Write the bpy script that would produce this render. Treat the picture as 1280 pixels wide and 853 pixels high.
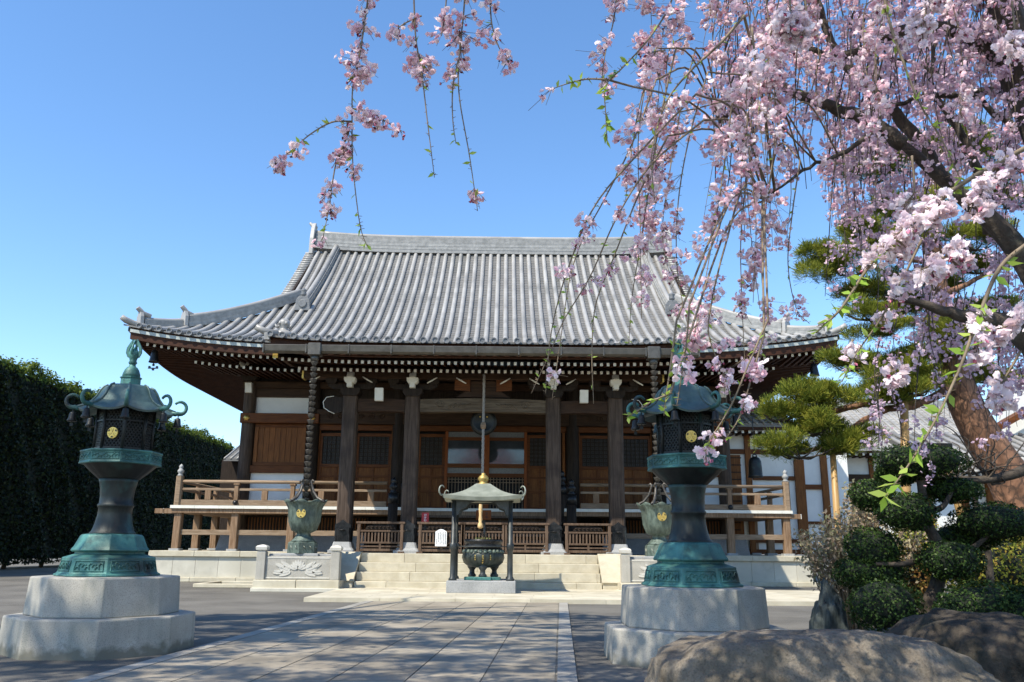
import bpy, math, random
import numpy as np
from mathutils import Vector, Matrix

for o in list(bpy.data.objects):
    bpy.data.objects.remove(o)
SC = bpy.context.scene
COL = SC.collection
R = math.radians

# ------------------------------------------------------------------ camera
PITCH, YAW, ROLL, CAMH, FPX = R(13.8), R(-0.55), R(0.5), 1.3, 1050.0
cam = bpy.data.cameras.new('camera')
cam.sensor_width = 36.0
cam.lens = 36.0 * FPX / 1280.0
cam.clip_start = 0.05
cam.clip_end = 3000
camo = bpy.data.objects.new('camera', cam)
COL.objects.link(camo)
camo.location = (0, 0, CAMH)
CM = Matrix.Rotation(YAW, 3, 'Z') @ Matrix.Rotation(R(90) + PITCH, 3, 'X') @ Matrix.Rotation(ROLL, 3, 'Z')
camo.rotation_euler = CM.to_euler()
SC.camera = camo

# ------------------------------------------------------------------ sky, sun, exposure
SUN_DIR = Vector((1.62, 1.58, -3.0)).normalized()       # the way the light travels
SUN_EL = math.asin(-SUN_DIR.z)
SUN_AZ = math.atan2(-SUN_DIR.x, -SUN_DIR.y)               # clockwise from +Y
world = bpy.data.worlds.new('World')
SC.world = world
world.use_nodes = True
nt = world.node_tree
sky = nt.nodes.new('ShaderNodeTexSky')
sky.sky_type = 'NISHITA'
sky.sun_disc = False
sky.sun_elevation = SUN_EL
sky.sun_rotation = SUN_AZ
sky.altitude = 800
sky.air_density = 1.1
sky.dust_density = 0.0
sky.ozone_density = 3.0
bg = nt.nodes['Background']
bg.inputs['Strength'].default_value = 0.15
hsv = nt.nodes.new('ShaderNodeHueSaturation')
hsv.inputs['Saturation'].default_value = 1.13
nt.links.new(sky.outputs[0], hsv.inputs['Color'])
nt.links.new(hsv.outputs[0], bg.inputs['Color'])
sun = bpy.data.lights.new('sun', 'SUN')
sun.energy = 4.2
sun.angle = R(0.5)
sun.color = (1.0, 0.93, 0.80)
suno = bpy.data.objects.new('sun', sun)
COL.objects.link(suno)
suno.location = (-30, -20, 60)
suno.rotation_euler = SUN_DIR.to_track_quat('-Z', 'Y').to_euler()
SC.view_settings.view_transform = 'Standard'
SC.view_settings.look = 'None'
SC.view_settings.exposure = 0.85
SC.view_settings.gamma = 1.0
SC.view_settings.use_curve_mapping = False
SC.cycles.max_bounces = 8
SC.cycles.diffuse_bounces = 4
SC.cycles.transparent_max_bounces = 8
SC.cycles.use_denoising = True

# ------------------------------------------------------------------ photo measurement helper
def at(x, y, Y):
    """world point at depth Y seen at photo position (x, y)"""
    r = CM @ Vector(((x - 640) / FPX, (426.5 - y) / FPX, -1.0))
    k = Y / r.y
    return Vector((r.x * k, Y, CAMH + r.z * k))
def zat(y, Y, x=612): return at(x, y, Y).z
def xat(x, Y, y=600): return at(x, y, Y).x

# ------------------------------------------------------------------ materials
MATS = {}
def _n(t, kind, **kw):
    n = t.nodes.new(kind)
    for k, v in kw.items():
        setattr(n, k, v)
    return n
def mat(name, c1, c2=None, rough=0.6, metal=0.0, scale=4.0, stretch=(1, 1, 1), bump=0.0, bscale=None, island=0.0,
        streak=None, foot=None, speck=None, speck_scale=180.0, speck_amt=0.5, detail=5.0, lo=0.35, hi=0.65, transl=0.0, spec=0.5, stain=None,
        stain_scale=1.2, stain_lo=0.5, stain_hi=0.75, voro=False):
    m = bpy.data.materials.new(name); m.use_nodes = True
    t = m.node_tree; L = t.links
    b = t.nodes['Principled BSDF']
    b.inputs['Roughness'].default_value = rough
    b.inputs['Metallic'].default_value = metal
    b.inputs['Specular IOR Level'].default_value = spec
    tc = _n(t, 'ShaderNodeTexCoord'); mp = _n(t, 'ShaderNodeMapping')
    mp.inputs['Scale'].default_value = stretch
    L.new(tc.outputs['Object'], mp.inputs[0])
    noi = _n(t, 'ShaderNodeTexNoise'); noi.inputs['Scale'].default_value = scale; noi.inputs['Detail'].default_value = detail
    noi.inputs['Roughness'].default_value = 0.62
    L.new(mp.outputs[0], noi.inputs['Vector'])
    c2 = c2 or c1
    rp = _n(t, 'ShaderNodeValToRGB')
    rp.color_ramp.elements[0].position = lo; rp.color_ramp.elements[0].color = (*c1, 1)
    rp.color_ramp.elements[1].position = hi; rp.color_ramp.elements[1].color = (*c2, 1)
    L.new(noi.outputs['Fac'], rp.inputs[0])
    out = rp.outputs[0]
    if stain:
        sn = _n(t, 'ShaderNodeTexNoise'); sn.inputs['Scale'].default_value = stain_scale; sn.inputs['Detail'].default_value = 6
        L.new(tc.outputs['Object'], sn.inputs['Vector'])
        mr = _n(t, 'ShaderNodeMapRange'); mr.inputs[1].default_value = stain_lo; mr.inputs[2].default_value = stain_hi
        L.new(sn.outputs['Fac'], mr.inputs[0])
        mx = _n(t, 'ShaderNodeMix', data_type='RGBA')
        L.new(mr.outputs[0], mx.inputs[0]); L.new(out, mx.inputs[6]); mx.inputs[7].default_value = (*stain, 1)
        out = mx.outputs[2]
    if streak:
        m2 = _n(t, 'ShaderNodeMapping'); m2.inputs['Scale'].default_value = (7, 7, .55); L.new(tc.outputs['Object'], m2.inputs[0])
        sn = _n(t, 'ShaderNodeTexNoise'); sn.inputs['Scale'].default_value = 1.0; sn.inputs['Detail'].default_value = 6; L.new(m2.outputs[0], sn.inputs['Vector'])
        mr = _n(t, 'ShaderNodeMapRange'); mr.inputs[1].default_value = 0.52; mr.inputs[2].default_value = 0.78; mr.inputs[4].default_value = 0.8
        L.new(sn.outputs['Fac'], mr.inputs[0]); mx = _n(t, 'ShaderNodeMix', data_type='RGBA')
        L.new(mr.outputs[0], mx.inputs[0]); L.new(out, mx.inputs[6]); mx.inputs[7].default_value = (*streak, 1); out = mx.outputs[2]
    if foot:                                        # soil and moss splashed on the lowest few centimetres
        sp = _n(t, 'ShaderNodeSeparateXYZ'); L.new(tc.outputs['Object'], sp.inputs[0])
        sn = _n(t, 'ShaderNodeTexNoise'); sn.inputs['Scale'].default_value = 9; sn.inputs['Detail'].default_value = 5; L.new(tc.outputs['Object'], sn.inputs['Vector'])
        ad = _n(t, 'ShaderNodeMath', operation='MULTIPLY_ADD'); L.new(sn.outputs['Fac'], ad.inputs[0]); ad.inputs[1].default_value = -0.30; L.new(sp.outputs['Z'], ad.inputs[2])
        mr = _n(t, 'ShaderNodeMapRange'); mr.inputs[1].default_value = -0.09; mr.inputs[2].default_value = 0.0; mr.inputs[3].default_value = .7; mr.inputs[4].default_value = 0.0
        L.new(ad.outputs[0], mr.inputs[0]); mx = _n(t, 'ShaderNodeMix', data_type='RGBA')
        L.new(mr.outputs[0], mx.inputs[0]); L.new(out, mx.inputs[6]); mx.inputs[7].default_value = (*foot, 1); out = mx.outputs[2]
    if speck:
        vo = _n(t, 'ShaderNodeTexNoise'); vo.inputs['Scale'].default_value = speck_scale; vo.inputs['Detail'].default_value = 2
        L.new(tc.outputs['Object'], vo.inputs['Vector'])
        mr = _n(t, 'ShaderNodeMapRange'); mr.inputs[1].default_value = 0.5; mr.inputs[2].default_value = 0.68; mr.inputs[4].default_value = speck_amt
        L.new(vo.outputs['Fac'], mr.inputs[0])
        mx = _n(t, 'ShaderNodeMix', data_type='RGBA')
        L.new(mr.outputs[0], mx.inputs[0]); L.new(out, mx.inputs[6]); mx.inputs[7].default_value = (*speck, 1)
        out = mx.outputs[2]
    if island:
        g = _n(t, 'ShaderNodeNewGeometry')
        mr = _n(t, 'ShaderNodeMapRange'); mr.inputs[3].default_value = 1 - island; mr.inputs[4].default_value = 1 + island
        L.new(g.outputs['Random Per Island'], mr.inputs[0])
        hs = _n(t, 'ShaderNodeHueSaturation'); L.new(mr.outputs[0], hs.inputs['Value']); L.new(out, hs.inputs['Color'])
        out = hs.outputs[0]
    if voro:                                        # dark fissures between plates of bark
        vb = _n(t, 'ShaderNodeTexVoronoi'); vb.feature = 'DISTANCE_TO_EDGE'; vb.inputs['Scale'].default_value = bscale or scale
        ds = _n(t, 'ShaderNodeMix', data_type='VECTOR'); ds.inputs[0].default_value = .12; L.new(mp.outputs[0], ds.inputs[4]); L.new(noi.outputs['Color'], ds.inputs[5]); L.new(ds.outputs[1], vb.inputs['Vector'])
        mr = _n(t, 'ShaderNodeMapRange'); mr.inputs[1].default_value = 0.0; mr.inputs[2].default_value = 0.10; mr.inputs[3].default_value = .85; mr.inputs[4].default_value = 0.0
        L.new(vb.outputs['Distance'], mr.inputs[0]); mx = _n(t, 'ShaderNodeMix', data_type='RGBA')
        L.new(mr.outputs[0], mx.inputs[0]); L.new(out, mx.inputs[6]); mx.inputs[7].default_value = (.035, .022, .015, 1); out = mx.outputs[2]
    L.new(out, b.inputs['Base Color'])
    if bump:
        if voro:
            bn = _n(t, 'ShaderNodeTexVoronoi'); bn.feature = 'DISTANCE_TO_EDGE'; bn.inputs['Scale'].default_value = bscale or scale
            L.new(mp.outputs[0], bn.inputs['Vector']); bo = bn.outputs['Distance']
        else:
            bn = _n(t, 'ShaderNodeTexNoise'); bn.inputs['Scale'].default_value = bscale or scale * 4; bn.inputs['Detail'].default_value = 8; bn.inputs['Roughness'].default_value = .65
            L.new(mp.outputs[0], bn.inputs['Vector']); bo = bn.outputs['Fac']
        bp = _n(t, 'ShaderNodeBump'); bp.inputs['Strength'].default_value = bump; bp.inputs['Distance'].default_value = 0.02
        L.new(bo, bp.inputs['Height']); L.new(bp.outputs[0], b.inputs['Normal'])
    if transl:
        tr = _n(t, 'ShaderNodeBsdfTranslucent'); ms = _n(t, 'ShaderNodeMixShader'); ms.inputs[0].default_value = transl
        L.new(out, tr.inputs['Color']); L.new(b.outputs[0], ms.inputs[1]); L.new(tr.outputs[0], ms.inputs[2])
        L.new(ms.outputs[0], t.nodes['Material Output'].inputs[0])
    MATS[name] = m
    return m
def leafmat(name, cols, rough=0.5, transl=0.3):
    """one colour per leaf / flower / needle tuft, picked from a list"""
    m = bpy.data.materials.new(name); m.use_nodes = True
    t = m.node_tree; L = t.links; b = t.nodes['Principled BSDF']
    b.inputs['Roughness'].default_value = rough; b.inputs['Specular IOR Level'].default_value = 0.12
    g = _n(t, 'ShaderNodeNewGeometry'); rp = _n(t, 'ShaderNodeValToRGB')
    e = rp.color_ramp.elements
    while len(e) < len(cols): e.new(0.5)
    for i, c in enumerate(cols):
        e[i].position = i / max(1, len(cols) - 1); e[i].color = (*c, 1)
    L.new(g.outputs['Random Per Island'], rp.inputs[0]); L.new(rp.outputs[0], b.inputs['Base Color'])
    if transl:
        tr = _n(t, 'ShaderNodeBsdfTranslucent'); ms = _n(t, 'ShaderNodeMixShader'); ms.inputs[0].default_value = transl
        L.new(rp.outputs[0], tr.inputs['Color']); L.new(b.outputs[0], ms.inputs[1]); L.new(tr.outputs[0], ms.inputs[2])
        L.new(ms.outputs[0], t.nodes['Material Output'].inputs[0])
    MATS[name] = m
    return m

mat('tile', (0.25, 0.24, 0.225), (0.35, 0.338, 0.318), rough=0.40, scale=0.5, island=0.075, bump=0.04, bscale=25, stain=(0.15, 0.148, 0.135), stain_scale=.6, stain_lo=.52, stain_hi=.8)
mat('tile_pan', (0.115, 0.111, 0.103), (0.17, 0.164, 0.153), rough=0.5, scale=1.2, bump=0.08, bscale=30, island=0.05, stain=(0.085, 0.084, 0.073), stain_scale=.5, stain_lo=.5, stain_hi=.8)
mat('tile_ridge', (0.19, 0.19, 0.182), (0.30, 0.297, 0.285), rough=0.5, scale=5.0, island=0.12, bump=0.2, bscale=30)
mat('tile_disc', (0.10, 0.105, 0.11), (0.17, 0.175, 0.18), rough=0.5, scale=9.0, bump=0.6, bscale=14)
mat('wood_dark', (0.016, 0.011, 0.008), (0.036, 0.025, 0.018), rough=0.65, scale=3, stretch=(6, 6, 0.6), bump=0.25, bscale=10, spec=0.18)
mat('wood_beam', (0.026, 0.014, 0.008), (0.06, 0.032, 0.017), rough=0.62, scale=3, stretch=(0.6, 6, 6), bump=0.25, bscale=10, spec=0.18)
mat('wood_red', (0.115, 0.040, 0.010), (0.215, 0.080, 0.020), rough=0.55, scale=3, stretch=(7, 7, 0.7), bump=0.15, bscale=10, island=0.12, spec=0.18)
mat('wood_red_h', (0.075, 0.024, 0.006), (0.14, 0.047, 0.012), rough=0.55, scale=3, stretch=(0.7, 7, 7), bump=0.15, bscale=10, island=0.12, spec=0.18)
mat('wood_orange', (0.16, 0.042, 0.009), (0.23, 0.066, 0.015), rough=0.5, scale=3, stretch=(7, 7, 0.7), island=0.08, spec=0.18)
mat('wood_pale', (0.175, 0.118, 0.072), (0.30, 0.222, 0.152), rough=0.72, scale=4, stretch=(0.6, 7, 7), bump=0.25, bscale=10, island=0.10, spec=0.18)
mat('wood_post', (0.155, 0.092, 0.05), (0.275, 0.185, 0.118), rough=0.72, scale=4, stretch=(7, 7, 0.6), bump=0.25, bscale=10, island=0.12, spec=0.18)
mat('wood_fence', (0.075, 0.046, 0.030), (0.14, 0.096, 0.066), rough=0.7, scale=4, stretch=(7, 7, 0.7), bump=0.2, bscale=10, island=0.12, spec=0.18)
mat('pillar_wood', (0.040, 0.027, 0.019), (0.105, 0.074, 0.055), rough=0.68, scale=2.4, stretch=(7, 7, 0.45), bump=0.3, bscale=9, stain=(0.028, 0.020, 0.016), stain_scale=1.3, spec=0.18)
mat('beam_carved', (0.065, 0.046, 0.029), (0.15, 0.115, 0.078), rough=0.68, scale=2.5, stretch=(0.5, 6, 6), bump=0.5, bscale=5, spec=0.18)
mat('rafter_wood', (0.034, 0.013, 0.007), (0.06, 0.023, 0.011), rough=0.6, scale=4, spec=0.18)
mat('white_paint', (0.66, 0.64, 0.56), (0.74, 0.72, 0.65), rough=0.6, scale=3, spec=0.18)
mat('plaster', (0.66, 0.655, 0.62), (0.74, 0.735, 0.70), rough=0.85, scale=1.5, bump=0.05, spec=0.18)
mat('gutter_metal', (0.075, 0.068, 0.058), (0.12, 0.11, 0.093), rough=0.45, metal=0.5, scale=4)
mat('copper_strip', (0.30, 0.33, 0.31), (0.42, 0.45, 0.43), rough=0.5, scale=6)
mat('gold_dull', (0.34, 0.23, 0.06), (0.46, 0.33, 0.11), rough=0.5, metal=0.6, scale=14)
mat('gold', (0.62, 0.42, 0.10), (0.75, 0.54, 0.17), rough=0.38, metal=0.75, scale=20)
mat('black_metal', (0.012, 0.012, 0.013), (0.03, 0.03, 0.03), rough=0.35, metal=0.4, scale=10, bump=0.2)
mat('black_void', (0.006, 0.006, 0.006), (0.012, 0.011, 0.01), rough=0.9)
mat('glass_dark', (0.025, 0.03, 0.033), (0.05, 0.055, 0.06), rough=0.06, scale=1.5, spec=0.8)
mat('backing_dark', (0.012, 0.012, 0.012), (0.03, 0.029, 0.027), rough=0.5, scale=12)  # near-black sheet behind the door lattice
mat('glass_frost', (0.10, 0.10, 0.092), (0.16, 0.16, 0.15), rough=0.4, scale=30)
mat('stone_cream', (0.42, 0.375, 0.275), (0.54, 0.495, 0.38), rough=0.8, scale=2.5, bump=0.12, bscale=60, island=0.07, speck=(0.34, 0.30, 0.22), speck_scale=120, speck_amt=0.35, stain=(0.42, 0.37, 0.26), stain_scale=1.5, stain_lo=.52, stain_hi=.8)
mat('stone_podium', (0.44, 0.415, 0.34), (0.56, 0.53, 0.44), rough=0.82, scale=2.0, bump=0.1, bscale=60, island=0.06, stain=(0.34, 0.32, 0.25), stain_scale=1.0, stain_lo=.5, stain_hi=.85)
mat('granite', (0.33, 0.31, 0.265), (0.43, 0.405, 0.35), rough=0.75, scale=1.5, bump=0.08, bscale=140, streak=(0.22, 0.225, 0.185), foot=(0.085, 0.078, 0.045), speck=(0.13, 0.13, 0.125), speck_scale=95, speck_amt=0.55, stain=(0.235, 0.225, 0.18), stain_scale=1.3, stain_lo=.48, stain_hi=.85)
mat('granite_dark', (0.27, 0.275, 0.27), (0.36, 0.36, 0.35), rough=0.75, scale=2, bump=0.08, bscale=140, speck=(0.14, 0.14, 0.14), speck_scale=80, speck_amt=0.7)
mat('granite_pale', (0.46, 0.44, 0.39), (0.54, 0.52, 0.46), rough=0.8, scale=3, bump=0.3, bscale=40)
mat('slab_grey', (0.22, 0.187, 0.137), (0.335, 0.29, 0.218), rough=0.8, scale=1.2, bump=0.1, bscale=80, island=0.16, speck=(0.11, 0.105, 0.095), speck_scale=90, speck_amt=0.5, stain=(0.13, 0.115, 0.085), stain_scale=1.3, stain_lo=.5, stain_hi=.8)
mat('slab_edge', (0.24, 0.22, 0.185), (0.33, 0.31, 0.265), rough=0.8, scale=1.5, bump=0.1, bscale=80, island=0.10, speck=(0.22, 0.22, 0.21), speck_scale=90, speck_amt=0.5)
mat('slab_cream', (0.41, 0.37, 0.275), (0.53, 0.485, 0.375), rough=0.8, scale=1.5, bump=0.1, bscale=60, island=0.10, stain=(0.35, 0.30, 0.20), stain_scale=1.1, stain_lo=.5, stain_hi=.85)
mat('joint', (0.15, 0.135, 0.105), (0.21, 0.19, 0.15), rough=0.95, scale=6)
mat('asphalt', (0.085, 0.077, 0.063), (0.15, 0.138, 0.116), rough=0.9, scale=0.6, bump=0.6, bscale=90, speck=(0.19, 0.175, 0.15), speck_scale=60, speck_amt=0.5, stain=(0.065, 0.060, 0.051), stain_scale=0.25, stain_lo=.5, stain_hi=.7)
mat('verdigris', (0.024, 0.085, 0.080), (0.085, 0.26, 0.225), rough=0.55, metal=0.2, scale=5, bump=0.3, bscale=18, detail=8, stain=(0.024, 0.032, 0.028), stain_scale=2.5, stain_lo=.48, stain_hi=.7)
mat('bronze_dark', (0.008, 0.009, 0.0085), (0.021, 0.023, 0.021), rough=0.5, metal=0.3, scale=4, bump=0.25, bscale=18, stain=(0.025, 0.07, 0.062), stain_scale=2.4, stain_lo=.58, stain_hi=.8)
mat('bronze_neck', (0.009, 0.011, 0.010), (0.024, 0.032, 0.029), rough=0.5, metal=0.3, scale=3, stretch=(2, 2, 0.6), bump=0.25, bscale=10, stain=(0.06, 0.20, 0.18), stain_scale=1.7, stain_lo=.50, stain_hi=.78)
mat('bronze_roof', (0.055, 0.10, 0.095), (0.12, 0.19, 0.175), rough=0.5, metal=0.25, scale=3, bump=0.25, bscale=14, stain=(0.06, 0.06, 0.055), stain_scale=1.6, stain_lo=.5, stain_hi=.75)
mat('bronze_pale', (0.045, 0.066, 0.052), (0.13, 0.17, 0.138), rough=0.6, metal=0.15, scale=6, stretch=(2, 2, 0.7), bump=0.3, bscale=12, stain=(0.06, 0.075, 0.062), stain_scale=3, stain_lo=.5, stain_hi=.72)
mat('bronze_canopy', (0.19, 0.205, 0.165), (0.28, 0.295, 0.24), rough=0.55, metal=0.15, scale=3, bump=0.12, bscale=14, stain=(0.15, 0.165, 0.13), stain_scale=2)
mat('bronze_post', (0.022, 0.026, 0.026), (0.055, 0.06, 0.058), rough=0.45, metal=0.35, scale=4)
mat('bronze_pot', (0.016, 0.019, 0.016), (0.052, 0.064, 0.054), rough=0.42, metal=0.4, scale=5, stretch=(3, 3, 0.6), bump=0.3, bscale=9)
mat('chain_metal', (0.055, 0.048, 0.04), (0.12, 0.108, 0.092), rough=0.5, metal=0.4, scale=14)
mat('rope', (0.20, 0.185, 0.165), (0.34, 0.315, 0.28), rough=0.9, scale=30)
mat('tassel', (0.55, 0.36, 0.16), (0.70, 0.50, 0.25), rough=0.8, scale=20)
mat('red_sign', (0.42, 0.015, 0.02), (0.50, 0.025, 0.03), rough=0.5)
mat('sign_white', (0.74, 0.74, 0.73), (0.80, 0.80, 0.79), rough=0.6)
mat('ink', (0.02, 0.02, 0.02), (0.03, 0.03, 0.03), rough=0.8)
mat('bark_cherry', (0.025, 0.019, 0.014), (0.075, 0.058, 0.043), rough=0.85, scale=8, stretch=(1, 1, 1), bump=1.0, bscale=22, stain=(0.075, 0.075, 0.055), stain_scale=6, stain_lo=.58, stain_hi=.75)
mat('twig', (0.11, 0.078, 0.048), (0.22, 0.165, 0.105), rough=0.75, scale=20)
mat('bark_pine', (0.12, 0.058, 0.032), (0.30, 0.155, 0.09), rough=0.9, scale=6, stretch=(1, 1, 0.55), bump=1.0, bscale=9, voro=True)
mat('bark_dark', (0.035, 0.027, 0.02), (0.085, 0.066, 0.048), rough=0.9, scale=8, bump=1.0, bscale=18)
mat('bamboo', (0.30, 0.17, 0.055), (0.42, 0.26, 0.09), rough=0.5, scale=5, stretch=(4, 4, 0.6))
mat('boulder', (0.125, 0.104, 0.078), (0.25, 0.213, 0.165), rough=0.92, scale=7, bump=1.0, bscale=34, detail=12, spec=.2, speck=(0.06, 0.05, 0.038), speck_scale=70, speck_amt=0.45, stain=(0.095, 0.082, 0.058), stain_scale=1.3, stain_lo=.45, stain_hi=.7)
mat('boulder_dark', (0.03, 0.025, 0.019), (0.085, 0.069, 0.052), rough=0.92, scale=7, bump=1.0, bscale=30, detail=12, spec=.2, stain=(0.03, 0.034, 0.02), stain_scale=2, stain_lo=.5, stain_hi=.75)
mat('slate_stone', (0.012, 0.018, 0.016), (0.075, 0.09, 0.082), rough=0.75, scale=6, stretch=(2, 2, 0.6), bump=1.0, bscale=8, detail=8)
mat('soil', (0.035, 0.027, 0.018), (0.085, 0.065, 0.042), rough=0.95, scale=5, bump=0.8, bscale=40)
mat('shutter', (0.30, 0.28, 0.24), (0.38, 0.36, 0.32), rough=0.6, scale=4)
mat('hedge_core', (0.006, 0.010, 0.005), (0.012, 0.018, 0.008), rough=0.95)
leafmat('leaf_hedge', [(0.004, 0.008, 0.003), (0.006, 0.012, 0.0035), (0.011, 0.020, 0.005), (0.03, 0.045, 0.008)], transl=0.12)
leafmat('leaf_new_lit', [(0.03, 0.055, 0.010), (0.07, 0.11, 0.018), (0.13, 0.17, 0.025), (0.17, 0.20, 0.03)], transl=0.3)  # yellowish new growth, with the sunlit hedge top put into the colour
leafmat('leaf_topiary', [(0.012, 0.026, 0.008), (0.022, 0.044, 0.012), (0.038, 0.07, 0.016), (0.07, 0.11, 0.024)], transl=0.12, rough=0.4)
leafmat('leaf_yellow', [(0.12, 0.16, 0.022), (0.21, 0.24, 0.034), (0.32, 0.31, 0.05), (0.34, 0.19, 0.04)], transl=0.3)
leafmat('leaf_rust', [(0.18, 0.09, 0.03), (0.26, 0.13, 0.04), (0.14, 0.14, 0.03)], transl=0.25)
leafmat('leaf_dry', [(0.34, 0.24, 0.18), (0.30, 0.28, 0.16), (0.44, 0.34, 0.26), (0.24, 0.27, 0.12)], transl=0.25)
leafmat('leaf_young', [(0.22, 0.36, 0.045), (0.33, 0.48, 0.08), (0.42, 0.52, 0.12)], transl=0.45)
leafmat('needles', [(0.05, 0.08, 0.014), (0.13, 0.17, 0.024), (0.24, 0.27, 0.04), (0.38, 0.36, 0.055)], transl=0.35)
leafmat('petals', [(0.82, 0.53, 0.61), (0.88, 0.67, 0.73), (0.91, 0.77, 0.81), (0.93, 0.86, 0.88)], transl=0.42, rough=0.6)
leafmat('petals_near_lit', [(0.84, 0.66, 0.71), (0.88, 0.77, 0.80), (0.90, 0.83, 0.85)], transl=0.4, rough=0.6)  # whiter copy of petals: sunlight on the front sprays put into the colour
leafmat('petals_far_shaded', [(0.66, 0.46, 0.56), (0.74, 0.57, 0.66), (0.80, 0.67, 0.74)], transl=0.35, rough=0.6)  # mauve copy of petals: shade and blue sky light put into the colour
leafmat('bud', [(0.62, 0.16, 0.28), (0.72, 0.27, 0.38), (0.55, 0.13, 0.2)], transl=0.2)
leafmat('grass', [(0.02, 0.045, 0.01), (0.04, 0.075, 0.015), (0.06, 0.09, 0.02)], transl=0.2)

# ------------------------------------------------------------------ mesh builder
class MB:
    def __init__(self): self.v = []; self.f = []; self.m = []; self.s = []
    def add(self, vs, fs, mi=0, smooth=False):
        o = len(self.v)
        self.v += [tuple(p) for p in vs]
        for f in fs:
            self.f.append(tuple(i + o for i in f)); self.m.append(mi); self.s.append(smooth)
        return self
    def box(self, x0, x1, y0, y1, z0, z1, mi=0):
        v = [(x0, y0, z0), (x1, y0, z0), (x1, y1, z0), (x0, y1, z0), (x0, y0, z1), (x1, y0, z1), (x1, y1, z1), (x0, y1, z1)]
        return self.add(v, [(0, 3, 2, 1), (4, 5, 6, 7), (0, 1, 5, 4), (1, 2, 6, 5), (2, 3, 7, 6), (3, 0, 4, 7)], mi)
    def bbox(self, x0, x1, y0, y1, z0, z1, b=0.012, mi=0):
        """box with chamfered edges (octagonal plan and chamfered top and bottom)"""
        b = min(b, (x1 - x0) * .4, (y1 - y0) * .4, (z1 - z0) * .4)
        def ring(i, z):
            a0, a1, c0, c1 = x0 + i, x1 - i, y0 + i, y1 - i
            return [(a0 + b, c0, z), (a1 - b, c0, z), (a1, c0 + b, z), (a1, c1 - b, z), (a1 - b, c1, z), (a0 + b, c1, z), (a0, c1 - b, z), (a0, c0 + b, z)]
        v = ring(b, z0) + ring(0, z0 + b) + ring(0, z1 - b) + ring(b, z1)
        fs = [tuple(range(7, -1, -1)), tuple(range(24, 32))]
        for r in range(3):
            for k in range(8):
                fs.append((r * 8 + k, r * 8 + (k + 1) % 8, r * 8 + 8 + (k + 1) % 8, r * 8 + 8 + k))
        return self.add(v, fs, mi)
    def beam(self, p, q, w, h, mi=0, up=(0, 0, 1)):
        p, q = Vector(p), Vector(q); d = (q - p).normalized()
        s = d.cross(Vector(up)).normalized() * (w / 2); u = s.cross(d).normalized() * (h / 2)
        v = []
        for c in (p, q): v += [c - s - u, c + s - u, c + s + u, c - s + u]
        return self.add(v, [(3, 2, 1, 0), (4, 5, 6, 7), (0, 1, 5, 4), (1, 2, 6, 5), (2, 3, 7, 6), (3, 0, 4, 7)], mi)
    def lathe(self, prof, n=24, c=(0, 0, 0), ph=0.0, mi=0, smooth=True, lobes=0, lamp=0.0, cap=True):
        v = []
        for (r, z) in prof:
            for k in range(n):
                a = ph + 2 * math.pi * k / n
                rr = r * (1 + lamp * math.cos(lobes * a)) if lobes else r
                v.append((c[0] + rr * math.cos(a), c[1] + rr * math.sin(a), c[2] + z))
        fs = []
        for i in range(len(prof) - 1):
            for k in range(n):
                fs.append((i * n + k, i * n + (k + 1) % n, (i + 1) * n + (k + 1) % n, (i + 1) * n + k))
        if cap:
            fs.append(tuple(range(n - 1, -1, -1))); b = (len(prof) - 1) * n; fs.append(tuple(range(b, b + n)))
        return self.add(v, fs, mi, smooth)
    def tube(self, pts, rad, n=8, mi=0, smooth=True, caps=True):
        pts = [Vector(p) for p in pts]
        if not hasattr(rad, '__len__'): rad = [rad] * len(pts)
        v = []; up = Vector((0.31, 0.17, 0.93)); prev = None
        for i, p in enumerate(pts):
            d = (pts[min(i + 1, len(pts) - 1)] - pts[max(i - 1, 0)]).normalized()
            if prev is None:
                s = d.cross(up)
                if s.length < 1e-3: s = d.cross(Vector((1, 0, 0)))
            else: s = prev - d * prev.dot(d)
            s.normalize(); prev = s; t = d.cross(s)
            for k in range(n):
                a = 2 * math.pi * k / n
                v.append(p + (s * math.cos(a) + t * math.sin(a)) * rad[i])
        fs = []
        for i in range(len(pts) - 1):
            for k in range(n):
                fs.append((i * n + k, i * n + (k + 1) % n, (i + 1) * n + (k + 1) % n, (i + 1) * n + k))
        if caps:
            fs.append(tuple(range(n - 1, -1, -1))); b = (len(pts) - 1) * n; fs.append(tuple(range(b, b + n)))
        return self.add(v, fs, mi, smooth)
    def prism(self, poly, axis, a0, a1, mi=0):
        """poly in the two other axes, extruded along axis ('x','y' or 'z')"""
        def P(p, a):
            if axis == 'x': return (a, p[0], p[1])
            if axis == 'y': return (p[0], a, p[1])
            return (p[0], p[1], a)
        n = len(poly)
        v = [P(p, a0) for p in poly] + [P(p, a1) for p in poly]
        fs = [tuple(range(n - 1, -1, -1)), tuple(range(n, 2 * n))]
        for k in range(n): fs.append((k, (k + 1) % n, n + (k + 1) % n, n + k))
        return self.add(v, fs, mi)
    def disc_y(self, x, y, z, r, t=0.02, n=20, mi=0):
        """disc facing -Y"""
        return self.prism([(x + r * math.cos(2 * math.pi * k / n), z + r * math.sin(2 * math.pi * k / n)) for k in range(n)], 'y', y - t, y, mi)
OFF = {}
PERI = {}
def _root(o):
    while o.parent: o = o.parent
    return o
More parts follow.
